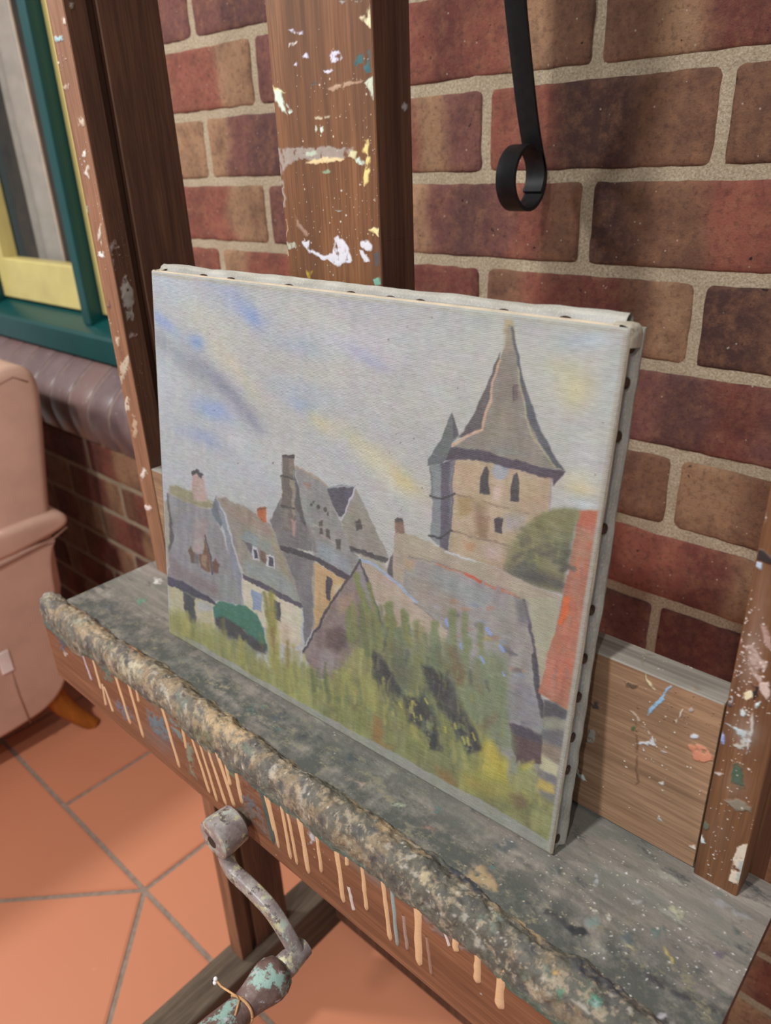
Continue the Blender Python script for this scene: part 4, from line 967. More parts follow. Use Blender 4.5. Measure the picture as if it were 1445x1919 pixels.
# --- crank: screw collar, boss, curved arm, spindle, turned grip
cxk, czk = 0.094, 0.677
mb = MB()
mb.tube([(cxk, -.40, czk), (cxk, -.474, czk)], 0.0088, 20)
crank = ebuild(mb, 'crank', [M['runner']], None, 40)
mb = MB()
for ys, r_ in (((-.4705, -.4725, -.490, -.4955, -.4965), (.0140, .0164, .0176, .0170, .0142)),):
    mb.tube([(cxk, y, czk) for y in ys], list(r_), 28)
mb.tube([(cxk-.001, -.4962, czk-.002), (cxk-.001, -.4968, czk-.002)], 0.0052, 18, mi=1)  # black disc drawn for the shade inside the boss's hole
boss = ebuild(mb, 'crank_boss', [M['crank'], M['iron']], crank, 40)
ex_, ez_ = 0.178, 0.6105
mb = MB(); pts = []
A0 = Vector((cxk+.002, -.4895, czk-.012)); A1 = Vector((ex_, -.4895, ez_))
ctl = [A0+Vector((-.004, 0, .010)), A0, A0+Vector((.010, -.001, -.017)), A0.lerp(A1, .36)+Vector((.0035, -.001, .001)), A0.lerp(A1, .62)+Vector((.006, 0, .008)), A0.lerp(A1, .86)+Vector((.0045, 0, .006)), A1+Vector((.001, 0, .001)), A1+Vector((.003, 0, -.004))]
for i in range(len(ctl)-1):
    p0, p1, p2, p3 = ctl[max(i-1, 0)], ctl[i], ctl[i+1], ctl[min(i+2, len(ctl)-1)]
    for k in range(6):
        t_ = k/6; pts.append(0.5*((2*p1)+(-p0+p2)*t_+(2*p0-5*p1+4*p2-p3)*t_*t_+(-p0+3*p1-3*p2+p3)*t_**3))
pts.append(ctl[-1])
mb.tube(pts, [1.25-.15*abs(2*k/(len(pts)-1)-1) for k in range(len(pts))], 16, flat=(0.0110, 0.0092), up=(0, 1, 0))
ebuild(mb, 'crank_arm', [M['crank']], crank, 60)
gx, gz = ex_+.0005, ez_-.001
mb = MB(); mb.tube([(gx, y, gz) for y in (-.480, -.4945, -.4965, -.503, -.505)], [.0075, .0092, .0098, .0098, .0082], 20)
ebuild(mb, 'crank_spindle', [M['crank']], crank, 40)
mb = MB()
ys = [-.504, -.5055, -.511, -.517, -.523, -.530, -.536, -.541, -.5425, -.544, -.552, -.565, -.580, -.600, -.622, -.640, -.650, -.655]
rs = [.0085, .0125, .0152, .0158, .0146, .0126, .0112, .0106, .0102, .0106, .0116, .0132, .0142, .0146, .0136, .0116, .0090, .0050]
mb.tube([(gx-.0, y, gz) for y in ys], rs, 32)
grip = ebuild(mb, 'crank_grip', [M['grip']], crank, 60)

# --- base: runners on the floor, cross rail
for xr in (-.183, .4225):
    mb = MB(); mb.box((xr-.027, -.80, 0.0), (xr+.027, -.132, .090), 0.003); ebuild(mb, 'runner', [M['runner']])
mb = MB(); mb.box((-.156, -.172, 0.022), (.3955, -.140, .082), 0.003); ebuild(mb, 'cross_rail', [M['dark_shade']])
mb = MB(); mb.box((.05, -.44, .662), (.19, -.335, .7365), 0.003); ebuild(mb, 'screw_block', [M['dark_shade']])

# --- jute string knotted round the neck of the grip
mb = MB()
yk = -.5425
mb.tube([(gx+.0112*math.cos(a), yk+.0012*math.sin(2*a), gz+.0112*math.sin(a)) for a in [k*2*math.pi/40 for k in range(41)]], 0.0011, 8)
mb.tube([Vector((gx, yk-.001, gz+.0112)), Vector((gx-.003, yk-.002, gz+.0135)), Vector((gx-.010, yk-.003, gz+.0125)), Vector((gx-.018, yk-.004, gz+.011)), Vector((gx-.024, yk-.004, gz+.012))], 0.0008, 8)
mb.tube([Vector((gx, yk-.001, gz+.0112)), Vector((gx+.004, yk-.006, gz+.0125)), Vector((gx+.006, yk-.010, gz+.010))], 0.0008, 8)
st = thing('string', 'short jute string knotted around the neck of the crank grip', 'string', (0, 0, 0))
mb.build('cord', [M['string']], st)
mb = MB()
for dz, dy in ((.0012, 0), (-.0018, -.001)):
    b = bmesh.new(); bmesh.ops.create_uvsphere(b, u_segments=12, v_segments=8, radius=0.0017)
    for v in b.verts: v.co += Vector((gx-.0245, yk-.004+dy, gz+.012+dz))
    mb.merge(b, (236, 232, 232), 0, True); b.free()
mb.build('frayed_end', [M['stringend']], st)['label'] = 'white frayed string end'

# ------------------------------------------------------------------ the painting: stretched canvas with tacked edges
CW = 0.41
CANVAS_TONE = 0.775
CPX = [(283, 508), (1181, 615), (1032, 1602), (317, 1186)]           # corners TL TR BR BL
dd = [ray(p) for p in CPX]
ss = np.linalg.solve(np.stack([-dd[1], dd[2], -dd[3]], 1), -dd[0]); ss = np.r_[1, ss]
PP = [ss[i]*dd[i] for i in range(4)]
kk = CW/np.linalg.norm(PP[1]-PP[0])
TL, TR, BR, BL = [Vector(CAM+kk*p) for p in PP]
ux = (BR-BL).normalized(); nrm = ux.cross((TL-BL)).normalized()      # nrm points towards the wall
if nrm.y < 0: nrm = -nrm
uz = nrm.cross(-ux).normalized()
if uz.z < 0: uz = -uz
CM = Matrix(((ux.x, nrm.x, uz.x, BL.x), (ux.y, nrm.y, uz.y, BL.y), (ux.z, nrm.z, uz.z, BL.z), (0, 0, 0, 1)))
PT = bpy.data.objects.new('canvas_painting', None); COL.objects.link(PT); PT.matrix_world = CM
tag(PT, 'unframed oil painting of village roofs and a church tower standing on the easel tray', 'painting')
CI = CM.inverted()
lTL, lTR, lBR, lBL = [CI @ p for p in (TL, TR, BR, BL)]
def LQ(u, v):                      # u 0..1 left-right, v 0..1 bottom-top -> local point on the front
    return (lBL*(1-u)+lBR*u)*(1-v)+(lTL*(1-u)+lTR*u)*v
NU, NV = 660, 540
U, V = np.meshgrid(np.linspace(0, 1, NU+1), np.linspace(0, 1, NV+1))
loc = np.array(lBL)[None, None]*((1-U)*(1-V))[..., None]+np.array(lBR)[None, None]*(U*(1-V))[..., None]+np.array(lTL)[None, None]*((1-U)*V)[..., None]+np.array(lTR)[None, None]*(U*V)[..., None]
m4 = np.array(CM)
wl = loc @ m4[:3, :3].T+m4[:3, 3]
AS = CW/0.334; UX, VY = U*AS, V
PC = Painter(wl, U*CW, V*.334, 3.4, 1.1, (196, 194, 188))
poly, line, blur, comp = PC.poly, PC.line, PC.blur, PC.comp
X, Y, STK = PC.X, PC.Y, PC.stk
STV = fbm(UX*70, VY*14, 23, 3)
pA = crop(270, 480, .4271); pB = crop(700, 540, .396); pD = crop(700, 1080, .2976)

# --- sky
n1 = fbm(UX*5+VY*3.2, VY*7-UX*1.5, 41); n2 = fbm(UX*3+5, VY*6+2, 43)
comp(np.clip((n1-.42)*3, 0, 1)*.7, (206, 202, 190), 4); comp(np.clip((n2-.52)*4, 0, 1)*.55, (186, 190, 198), 4)
comp(np.clip(1-U*3.0, 0, 1)*.55, (192, 200, 210), 4)
for q in [(330, 545, 70, 24, 40, (196, 204, 216), .8), (440, 560, 80, 22, 40, (172, 184, 208), .75), (470, 590, 30, 14, 42, (156, 174, 212), .8), (310, 605, 34, 10, 42, (160, 178, 214), .8), (370, 640, 18, 14, 40, (150, 172, 216), .9), (330, 665, 90, 16, 42, (160, 164, 172), .85),
    (415, 720, 80, 15, 44, (150, 154, 168), .85), (470, 785, 45, 10, 50, (148, 150, 166), .6), (400, 770, 45, 20, 30, (158, 178, 214), .85), (380, 820, 60, 16, 25, (168, 178, 202), .7), (440, 690, 90, 16, 50, (214, 206, 184), .85), (385, 600, 70, 24, 42, (208, 206, 192), .7), (450, 830, 60, 20, 40, (206, 206, 208), .7),
    (300, 720, 30, 60, 10, (202, 208, 212), .7), (470, 870, 50, 40, 20, (196, 202, 206), .6), (620, 560, 150, 26, 10, (188, 186, 192), .7), (600, 600, 90, 30, 25, (206, 204, 192), .6), (570, 760, 40, 16, 30, (160, 178, 212), .75), (560, 730, 80, 24, 20, (184, 190, 200), .7), (520, 860, 50, 30, 40, (202, 202, 196), .6),
    (645, 640, 60, 22, 20, (204, 200, 212), .6), (690, 670, 50, 14, 30, (180, 182, 208), .6), (720, 640, 60, 40, 10, (206, 198, 206), .6), (600, 790, 36, 14, 45, (214, 204, 168), .85), (700, 860, 80, 22, 42, (214, 206, 170), .9), (740, 900, 50, 20, 44, (220, 216, 204), .8), (760, 905, 50, 18, 44, (214, 200, 152), .8), (640, 850, 60, 26, 30, (198, 200, 202), .7),
    (660, 940, 60, 40, 20, (196, 198, 196), .7), (590, 900, 60, 40, 20, (200, 202, 200), .6), (560, 650, 60, 20, 15, (178, 188, 202), .6), (800, 640, 90, 40, 10, (196, 198, 194), .6), (820, 740, 60, 60, 30, (200, 200, 192), .6), (860, 570, 90, 14, 8, (178, 182, 184), .6), (1070, 640, 40, 20, 0, (184, 194, 200), .7), (1110, 635, 22, 10, 0, (176, 194, 206), .8),
    (1075, 730, 40, 40, 20, (216, 206, 160), .75), (1050, 690, 40, 20, 20, (206, 202, 170), .5), (1100, 840, 30, 60, 8, (204, 206, 200), .6), (1120, 640, 30, 20, 0, (196, 206, 210), .6), (1090, 915, 28, 12, 10, (222, 200, 156), .75), (1080, 900, 40, 20, 10, (220, 214, 188), .6), (1095, 945, 26, 7, 12, (206, 212, 218), .8), (1150, 700, 18, 120, 8, (190, 194, 188), .6),
    (950, 610, 160, 16, 7, (190, 190, 184), .5), (520, 530, 180, 8, 7, (178, 180, 184), .6), (760, 960, 40, 40, 0, (196, 196, 190), .5)]: blur(*q[:4], q[4], q[5], min(1.0, q[6]*1.25), .35)
comp(np.clip((STK-.5)*2, 0, 1)*.25, (214, 212, 204), 3)

# --- left houses
poly(pA(85, 1075, 110, 1080, 118, 1300, 88, 1400), (178, 172, 156)); poly(pA(98, 1045, 112, 1050, 135, 1200, 128, 1290, 108, 1300, 112, 1200), (96, 90, 96), 1.5)
poly(pA(110, 1012, 150, 1008, 300, 1080, 310, 1110, 200, 1090, 105, 1045), (158, 152, 122), 3)
poly(pA(208, 950, 258, 955, 274, 1078, 212, 1070), (192, 168, 158), 2); poly(pA(202, 944, 228, 932, 258, 958, 252, 972, 228, 952, 208, 966), (66, 60, 70), 1.2)
poly(pA(102, 1046, 190, 1082, 290, 1112, 330, 1200, 380, 1330, 430, 1535, 310, 1512, 100, 1402, 110, 1300, 130, 1230), (152, 150, 152), 1.6, 1, 16)
poly(pA(140, 1120, 290, 1190, 300, 1240, 150, 1190), (146, 154, 160), 6, .6); poly(pA(215, 1150, 275, 1160, 280, 1250, 215, 1240), (172, 150, 146), 5, .6); poly(pA(120, 1330, 200, 1380, 320, 1460, 330, 1500, 110, 1400), (138, 122, 122), 6, .7)
poly(pA(340, 1380, 420, 1460, 420, 1520, 330, 1480), (150, 162, 156), 6, .6)
poly(pA(192, 1290, 205, 1275, 222, 1310, 218, 1345, 200, 1340), (112, 84, 76)); poly(pA(215, 1250, 250, 1230, 272, 1260, 262, 1300, 215, 1300), (176, 164, 160)); poly(pA(258, 1300, 264, 1240, 290, 1310, 288, 1390, 250, 1370, 240, 1310), (122, 88, 72)); poly(pA(252, 1305, 275, 1310, 275, 1370, 255, 1350), (160, 134, 110)); poly(pA(296, 1340, 312, 1325, 328, 1360, 322, 1395, 300, 1390), (112, 80, 74)); line(pA(266, 1225, 292, 1310, 296, 1400), 3, (76, 72, 80)); poly(pA(215, 1300, 242, 1310, 240, 1360, 220, 1345), (118, 114, 118), 1.5)
poly(pA(285, 1112, 312, 1060, 330, 1110, 350, 1170, 330, 1190), (112, 122, 132)); poly(pA(310, 1075, 345, 1150, 400, 1300, 425, 1400, 432, 1530, 410, 1460, 370, 1300), (146, 150, 160), 1.6)
poly(pA(315, 1062, 350, 1062, 420, 1095, 490, 1130, 555, 1180, 600, 1280, 650, 1400, 702, 1535, 560, 1460, 435, 1390, 410, 1310, 370, 1180), (158, 152, 140), 1.5, 1, 16)
poly(pA(330, 1070, 420, 1098, 490, 1135, 550, 1190, 560, 1230, 480, 1190, 380, 1150), (166, 142, 128), 7, .8); poly(pA(440, 1330, 560, 1370, 650, 1440, 690, 1530, 560, 1450, 440, 1390), (150, 160, 158), 7, .8); poly(pA(560, 1200, 600, 1290, 650, 1420, 610, 1400, 570, 1300), (160, 152, 124), 5, .7)
poly(pA(492, 1106, 512, 1100, 535, 1106, 541, 1170, 520, 1172, 498, 1145), (190, 112, 66), 1.2); poly(pA(492, 1106, 512, 1100, 535, 1106, 530, 1116, 495, 1116), (150, 92, 62), 1)
poly(pA(425, 1225, 450, 1200, 500, 1240, 500, 1290, 440, 1260), (148, 158, 160)); poly(pA(505, 1245, 555, 1260, 570, 1310, 510, 1300), (150, 154, 148)); poly(pA(432, 1245, 470, 1262, 490, 1310, 478, 1320), (104, 100, 108)); poly(pA(476, 1270, 500, 1280, 502, 1340, 474, 1330), (206, 204, 206), 1); poly(pA(481, 1285, 496, 1290, 496, 1332, 481, 1326), (66, 70, 84), .8)
poly(pA(508, 1295, 530, 1300, 536, 1350, 515, 1345), (120, 96, 88)); poly(pA(538, 1308, 572, 1318, 572, 1372, 536, 1360), (206, 204, 206), 1); poly(pA(546, 1318, 566, 1325, 566, 1366, 545, 1358), (70, 72, 88), .8)
poly(pA(105, 1440, 300, 1520, 330, 1560, 320, 1640, 120, 1640), (200, 190, 156), 2); poly(pA(98, 1402, 170, 1432, 310, 1512, 320, 1530, 230, 1500, 105, 1442), (76, 72, 92), 1.2); poly(pA(172, 1475, 222, 1498, 226, 1615, 182, 1600), (76, 78, 84), 1.6); poly(pA(235, 1510, 300, 1530, 300, 1560, 240, 1560), (186, 184, 178), 3)
poly(pA(432, 1405, 560, 1475, 695, 1550, 702, 1700, 640, 1720, 540, 1640, 440, 1570), (216, 206, 182), 1.6); poly(pA(430, 1392, 560, 1455, 704, 1535, 700, 1556, 560, 1480, 430, 1412), (86, 80, 96), 1.1); poly(pA(470, 1462, 515, 1480, 515, 1562, 475, 1548), (150, 164, 190), 1.2); poly(pA(568, 1508, 598, 1520, 602, 1610, 574, 1598), (66, 70, 88), 1.2); poly(pA(600, 1600, 640, 1640, 660, 1720, 600, 1700), (206, 186, 160), 5, .7)
poly(pA(690, 1545, 705, 1540, 700, 1700, 692, 1700), (196, 200, 206), 1.5)
# --- tall middle house
poly(pA(555, 1165, 600, 1060, 650, 1080, 670, 1000, 700, 1100, 740, 1290, 595, 1275), (126, 122, 122), 1.6, 1, 16)
poly(pA(605, 868, 655, 872, 660, 965, 668, 1100, 662, 1210, 612, 1200, 606, 1000), (112, 102, 96), 1.3); poly(pA(630, 885, 655, 885, 660, 960, 640, 960), (140, 128, 116), 1.5); poly(pA(640, 975, 660, 975, 668, 1130, 655, 1150), (156, 142, 128), 1.5); poly(pA(603, 866, 655, 868, 656, 884, 604, 880), (76, 70, 72), 1); line(pA(604, 968, 662, 976), 3, (70, 66, 70)); line(pA(608, 1095, 664, 1105), 3, (74, 70, 72)); poly(pA(606, 1110, 640, 1110, 645, 1200, 610, 1190), (146, 140, 134), 4, .7); poly(pA(648, 1150, 668, 1160, 660, 1230, 650, 1220), (184, 154, 144), 2)
poly(pA(664, 920, 740, 960, 812, 1015, 842, 1110, 884, 1215, 945, 1330, 902, 1402, 752, 1312, 720, 1200, 690, 1090), (154, 152, 148), 1.4, 1, 18); poly(pA(662, 930, 672, 990, 700, 1120, 712, 1190, 690, 1160, 664, 1080), (92, 88, 92), 1.4)
line(pA(664, 922, 742, 958, 812, 1014), 4, (176, 160, 146)); poly(pA(700, 985, 740, 1000, 730, 1015, 705, 1005), (162, 132, 116), 2); poly(pA(760, 1250, 900, 1330, 905, 1395, 770, 1310), (156, 168, 178), 6, .7); poly(pA(720, 1180, 760, 1290, 745, 1300, 715, 1220), (132, 126, 126), 3, .8)
for q in [(737, 1088, 7), (768, 1102, 8), (800, 1112, 8), (750, 1075, 5), (812, 1130, 7)]: poly([(270+.4271*(q[0]+q[2]*math.cos(a)), 480+.4271*(q[1]+q[2]*1.3*math.sin(a))) for a in np.linspace(0, 6.2, 8)], (84, 78, 78), 1)
for q in [(765, 1165, 785, 1160, 782, 1225, 768, 1222), (798, 1190, 815, 1205, 818, 1250, 800, 1240), (836, 1240, 862, 1245, 862, 1290, 842, 1280)]: poly(pA(*q), (92, 84, 80), 1.1)
for q in [(745, 1180, 800, 1195), (780, 1230, 830, 1255)]: line(pA(*q), 4, (186, 174, 168), .7)
poly(pA(806, 1016, 850, 1014, 925, 1010, 900, 1080, 872, 1150, 858, 1140, 838, 1095), (86, 84, 98), 1.3); line(pA(806, 1016, 860, 1006, 925, 1008), 3, (150, 156, 160)); poly(pA(930, 1012, 985, 1130, 1078, 1325, 990, 1300, 905, 1272, 866, 1165, 895, 1080), (158, 152, 142), 1.3); line(pA(868, 1160, 928, 1014), 3, (200, 200, 206)); poly(pA(922, 1165, 945, 1158, 958, 1200, 930, 1205), (84, 78, 78), 1); line(pA(905, 1170, 965, 1185), 3, (128, 118, 112), .6)
poly(pA(905, 1272, 985, 1300, 1078, 1328, 1062, 1352, 985, 1325, 912, 1296), (82, 78, 82), 1.2); poly(pA(940, 1305, 1060, 1350, 1090, 1420, 1000, 1380), (178, 172, 156), 2)
poly(pA(604, 1290, 700, 1308, 748, 1332, 742, 1640, 702, 1705, 696, 1545, 650, 1400), (128, 124, 126), 1.6, 1, 14); poly(pA(746, 1340, 800, 1370, 890, 1420, 850, 1520, 745, 1640), (206, 174, 128), 1.5, 1, 16); poly(pA(800, 1400, 828, 1412, 822, 1512, 800, 1502), (76, 70, 84), 1.1); poly(pA(835, 1440, 870, 1440, 840, 1510), (206, 196, 170), 3, .7); line(pA(745, 1345, 742, 1640), 3, (170, 160, 140))
poly(pA(596, 1268, 690, 1290, 752, 1310, 905, 1400, 896, 1424, 745, 1334, 600, 1292), (72, 66, 78), 1.1)
# --- church tower
poly(pB(620, 130, 662, 130, 668, 220, 622, 220), (186, 166, 128), 3, .9); 
poly(pB(600, 295, 590, 372, 548, 520, 512, 668, 400, 708, 438, 655, 480, 585, 530, 470, 562, 395), (100, 90, 92), 1.3, 1, 12)
poly(pB(642, 180, 660, 180, 700, 400, 738, 560, 790, 700, 905, 868, 700, 820, 560, 782, 365, 756, 440, 710, 515, 665, 558, 480, 605, 310), (152, 142, 130), 1.2, 1, 14); poly(pB(650, 190, 662, 186, 702, 400, 742, 545, 795, 690, 905, 870, 868, 852, 780, 728, 722, 590, 690, 420), (92, 94, 104), 1.2)
line(pB(680, 380, 712, 560, 745, 690, 860, 845), 4, (186, 178, 148), .8); line(pB(600, 340, 562, 450, 545, 560, 515, 660), 4.5, (216, 176, 148), .9); line(pB(512, 668, 430, 705, 372, 746), 5, (218, 182, 154), .95); poly(pB(540, 740, 640, 760, 740, 790, 600, 785), (146, 148, 142), 5, .7); poly(pB(600, 560, 640, 540, 680, 720, 560, 700), (166, 154, 138), 8, .6)
poly(pB(655, 460, 684, 458, 682, 530, 656, 530), (124, 108, 106), 1.2); line(pB(660, 470, 660, 525), 2, (92, 80, 84)); poly(pB(620, 200, 640, 180, 655, 220, 640, 300, 612, 300), (160, 140, 118), 4, .6)
poly(pB(383, 796, 560, 826, 842, 892, 838, 1000, 825, 1060, 770, 1100, 660, 1200, 625, 1340, 363, 1244, 372, 1000), (194, 172, 144), 1.4, 1, 16)
poly(pB(400, 990, 460, 985, 470, 1060, 400, 1090), (172, 146, 96), 6, .8); poly(pB(470, 1020, 540, 1020, 530, 1180, 480, 1160), (164, 134, 108), 6, .8); poly(pB(495, 1080, 545, 1085, 530, 1190, 500, 1180), (150, 122, 90), 4, .7); poly(pB(620, 1070, 720, 1080, 690, 1150, 620, 1150), (180, 174, 178), 8, .7); poly(pB(700, 900, 830, 930, 820, 1040, 700, 1010), (192, 166, 132), 8, .6); poly(pB(380, 800, 500, 830, 500, 960, 380, 940), (200, 170, 138), 8, .6); poly(pB(430, 1200, 480, 1205, 470, 1240, 440, 1240), (196, 150, 112), 4, .8); poly(pB(520, 1220, 600, 1230, 600, 1290, 530, 1280), (212, 190, 182), 8, .7); poly(pB(570, 940, 610, 930, 600, 1000, 565, 1000), (214, 192, 180), 5, .8)
line(pB(390, 975, 520, 1010, 700, 1060, 800, 1078), 3, (150, 128, 108), .8, rag=.35); line(pB(372, 1150, 470, 1175, 640, 1228), 3, (148, 126, 108), .8, rag=.35); line(pB(838, 900, 832, 1050), 4, (170, 160, 160), .7)
poly([tuple(np.array(pB(598+40*math.cos(a), 862+44*math.sin(a))[0])) for a in np.linspace(0, 6.1, 12)], (172, 174, 180), 2.5)
poly(pB(505, 975, 506, 900, 520, 850, 532, 838, 546, 862, 552, 975, 530, 978), (70, 62, 72), 1.1); poly(pB(646, 1008, 648, 930, 660, 885, 672, 874, 688, 905, 692, 960, 682, 1012), (70, 62, 72), 1.1); poly(pB(568, 1088, 590, 1082, 614, 1088, 605, 1168, 568, 1155), (68, 60, 68), 1.1)
poly(pB(365, 752, 460, 762, 550, 776, 700, 820, 880, 866, 908, 872, 900, 892, 850, 935, 845, 902, 700, 868, 560, 826, 460, 812, 325, 812, 340, 780), (80, 68, 84), 1.2)
poly(pB(370, 590, 388, 640, 406, 695, 370, 740, 345, 800, 325, 830, 262, 838, 262, 800, 285, 772, 310, 735, 340, 660), (114, 118, 120), 1.2, 1, 10); poly(pB(372, 600, 404, 695, 380, 715, 375, 660), (88, 84, 92), 1.3); poly(pB(270, 838, 325, 830, 322, 1222, 268, 1180, 280, 1000), (140, 146, 148), 1.3); poly(pB(322, 826, 386, 806, 376, 1000, 360, 1245, 314, 1226, 320, 1000), (98, 92, 108), 1.3); poly(pB(362, 820, 385, 810, 374, 990, 358, 1150), (136, 134, 138), 2, .8)
line(pB(270, 985, 320, 996, 385, 972), 3.5, (62, 58, 66)); line(pB(262, 1170, 320, 1182, 370, 1150), 3.5, (62, 58, 66)); line(pB(272, 850, 278, 1000), 3, (110, 114, 118), .7)
# --- bush beside the tower
poly(pB(620, 1330, 640, 1240, 680, 1180, 760, 1100, 850, 1042, 930, 1040, 980, 1050, 960, 1120, 930, 1200, 905, 1320, 890, 1450, 800, 1420, 700, 1390, 640, 1360), (138, 134, 94), 4, 1, 20)
blur(980, 1010, 26, 16, -20, (156, 150, 100), .8); blur(1030, 985, 30, 14, -15, (160, 156, 106), .85); blur(1060, 1040, 14, 32, 15, (92, 98, 90), .9); blur(1000, 1080, 46, 14, 15, (84, 82, 80), .95); blur(1030, 1040, 24, 16, 0, (116, 116, 84), .7); blur(980, 1070, 20, 14, 20, (94, 90, 86), .8); blur(1045, 1095, 22, 10, 20, (70, 72, 74), .9); blur(955, 1035, 12, 20, 0, (150, 140, 106), .7)
# --- long stone roof in front of the tower
poly(pB(104, 1092, 112, 1082, 140, 1090, 148, 1160, 104, 1200), (146, 116, 104), 1.4); poly(pB(104, 1092, 112, 1082, 140, 1090, 138, 1108, 106, 1108), (92, 82, 88), 1.2); poly(pB(70, 1340, 84, 1280, 104, 1250, 98, 1370, 76, 1365), (96, 90, 92), 1.5)
poly(pB(100, 1165, 150, 1160, 250, 1195, 360, 1240, 480, 1290, 620, 1342, 760, 1410, 890, 1466, 860, 1620, 800, 1919, 740, 1919, 600, 1919, 200, 1500, 95, 1380), (184, 170, 150), 1.4, 1, 12)
poly(pB(165, 1270, 300, 1310, 440, 1352, 560, 1400, 690, 1470, 735, 1540, 770, 1750, 800, 1919, 860, 2300, 900, 2420, 500, 2300, 250, 1800, 140, 1420), (166, 160, 154), 2, 1, 18)
poly(pB(300, 1330, 560, 1440, 520, 1520, 260, 1450), (160, 166, 164), 10, .8); poly(pB(180, 1380, 300, 1400, 420, 1500, 380, 1560, 220, 1500), (176, 160, 146), 10, .7); poly(pB(150, 1280, 200, 1290, 190, 1340, 155, 1330), (196, 164, 126), 4, .7)
line(pB(300, 1305, 370, 1330, 440, 1350), 4, (204, 128, 90), .7); line(pB(436, 1350, 470, 1368, 505, 1386), 6, (206, 96, 66), .95); line(pB(505, 1386, 600, 1430, 690, 1468), 4, (196, 120, 90), .8, rag=.4); line(pB(345, 1242, 410, 1268, 480, 1290), 4, (214, 216, 218), .9); line(pB(170, 1268, 300, 1300, 430, 1345), 3, (132, 124, 120), .6)
poly(pB(692, 1468, 760, 1470, 885, 1466, 860, 1600, 830, 1740, 795, 1860, 770, 1720, 735, 1520), (182, 178, 152), 2, 1, 10)
for q in [(780, 1290, .5), (560, 1500, .5)]: pass
rb = random.Random(5)
for k in range(46):                                                    # stone dabs down the roof's right edge
    t_ = rb.random(); cx = 1000+t_*0-rb.random()**1.4*110+t_*95-78+rb.uniform(-6, 6); cy = 1130+t_*230+rb.uniform(-6, 6)
    c = rb.choice([(120, 116, 122), (176, 142, 120), (186, 166, 108), (108, 106, 114), (176, 170, 170), (150, 158, 176), (188, 148, 122)])
    poly([(cx-9, cy-2), (cx, cy-5), (cx+10, cy), (cx+8, cy+5), (cx-6, cy+4)], c, 2.2, .7)
line(pD(945, 150, 985, 300, 1005, 430, 1030, 640, 1065, 880), 5, (86, 82, 92), .9); line(pD(1005, 500, 1030, 680, 1068, 880), 10, (70, 66, 76), .9)
poly(pD(880, 120, 965, 160, 985, 290, 930, 300, 890, 200), (124, 120, 124), 5, .75)
poly(pD(870, 620, 1000, 690, 1060, 900, 1062, 985, 950, 930, 850, 900, 820, 760), (148, 146, 150), 6, .8)
# --- near gable with lit roof
poly(pA(950, 1330, 1010, 1352, 1100, 1420, 1200, 1520, 1330, 1640, 1300, 1800, 1080, 1700, 1040, 1560), (192, 174, 156), 1.6, 1, 14)
line(pA(952, 1330, 1020, 1362, 1110, 1432, 1200, 1520), 5, (172, 188, 208), .95); line(pB(200, 1490, 300, 1580), 3, (140, 136, 136), .7)
poly(pA(948, 1336, 985, 1420, 1030, 1560, 1070, 1660, 1080, 1800, 1000, 1880, 860, 1860, 760, 1850, 700, 1740, 780, 1610, 880, 1450), (150, 132, 128), 1.8, 1, 22)
poly(pA(945, 1340, 985, 1430, 1010, 1520, 940, 1500, 920, 1420), (150, 146, 148), 3, .9); poly(pA(800, 1640, 860, 1620, 900, 1680, 850, 1740, 800, 1720), (98, 74, 76), 6, .8); poly(pA(860, 1500, 920, 1480, 930, 1540, 860, 1570), (176, 148, 124), 6, .8); poly(pA(760, 1720, 860, 1740, 840, 1830, 770, 1830), (172, 160, 160), 7, .6); poly(pA(940, 1540, 1000, 1560, 1020, 1640, 960, 1640), (132, 96, 84), 6, .7)
line(pA(948, 1335, 880, 1440, 790, 1580, 700, 1738), 5, (80, 72, 80)); line(pA(950, 1336, 985, 1430, 1030, 1560, 1062, 1660), 4.5, (84, 84, 92))
# --- brick red strip at the right edge, stones below it
poly(pB(975, 1050, 1080, 1056, 1040, 1330, 1000, 1640, 960, 1919, 785, 1919, 830, 1740, 905, 1430, 950, 1180), (186, 124, 98), 1.5, 1, 24); poly(pD(1210, 0, 1365, 0, 1312, 340, 1270, 640, 1228, 852, 1120, 790, 1045, 730, 1090, 520, 1170, 260), (186, 124, 98), 1.5, 1, 24)
poly(pB(975, 1050, 1078, 1056, 1068, 1140, 965, 1130), (196, 98, 70), 4, .8); poly(pD(1200, 130, 1240, 130, 1228, 240, 1190, 310, 1160, 300), (232, 112, 44), 2.5, .95); poly(pD(1100, 500, 1280, 490, 1240, 700, 1060, 720), (204, 118, 92), 10, .6); poly(pD(1180, 320, 1300, 330, 1270, 440, 1150, 420), (192, 100, 72), 10, .5); line(pB(968, 1080, 945, 1200, 900, 1440, 850, 1660), 3, (120, 90, 88), .55, rag=.5); poly(pB(960, 1150, 1060, 1160, 1040, 1320, 930, 1310), (180, 136, 114), 10, .6)
poly(pD(1075, 785, 1150, 800, 1225, 855, 1212, 1000, 1185, 1250, 1150, 1500, 1105, 1580, 1010, 1480, 1040, 1100, 1068, 900), (146, 140, 130), 1.6, 1, 16)
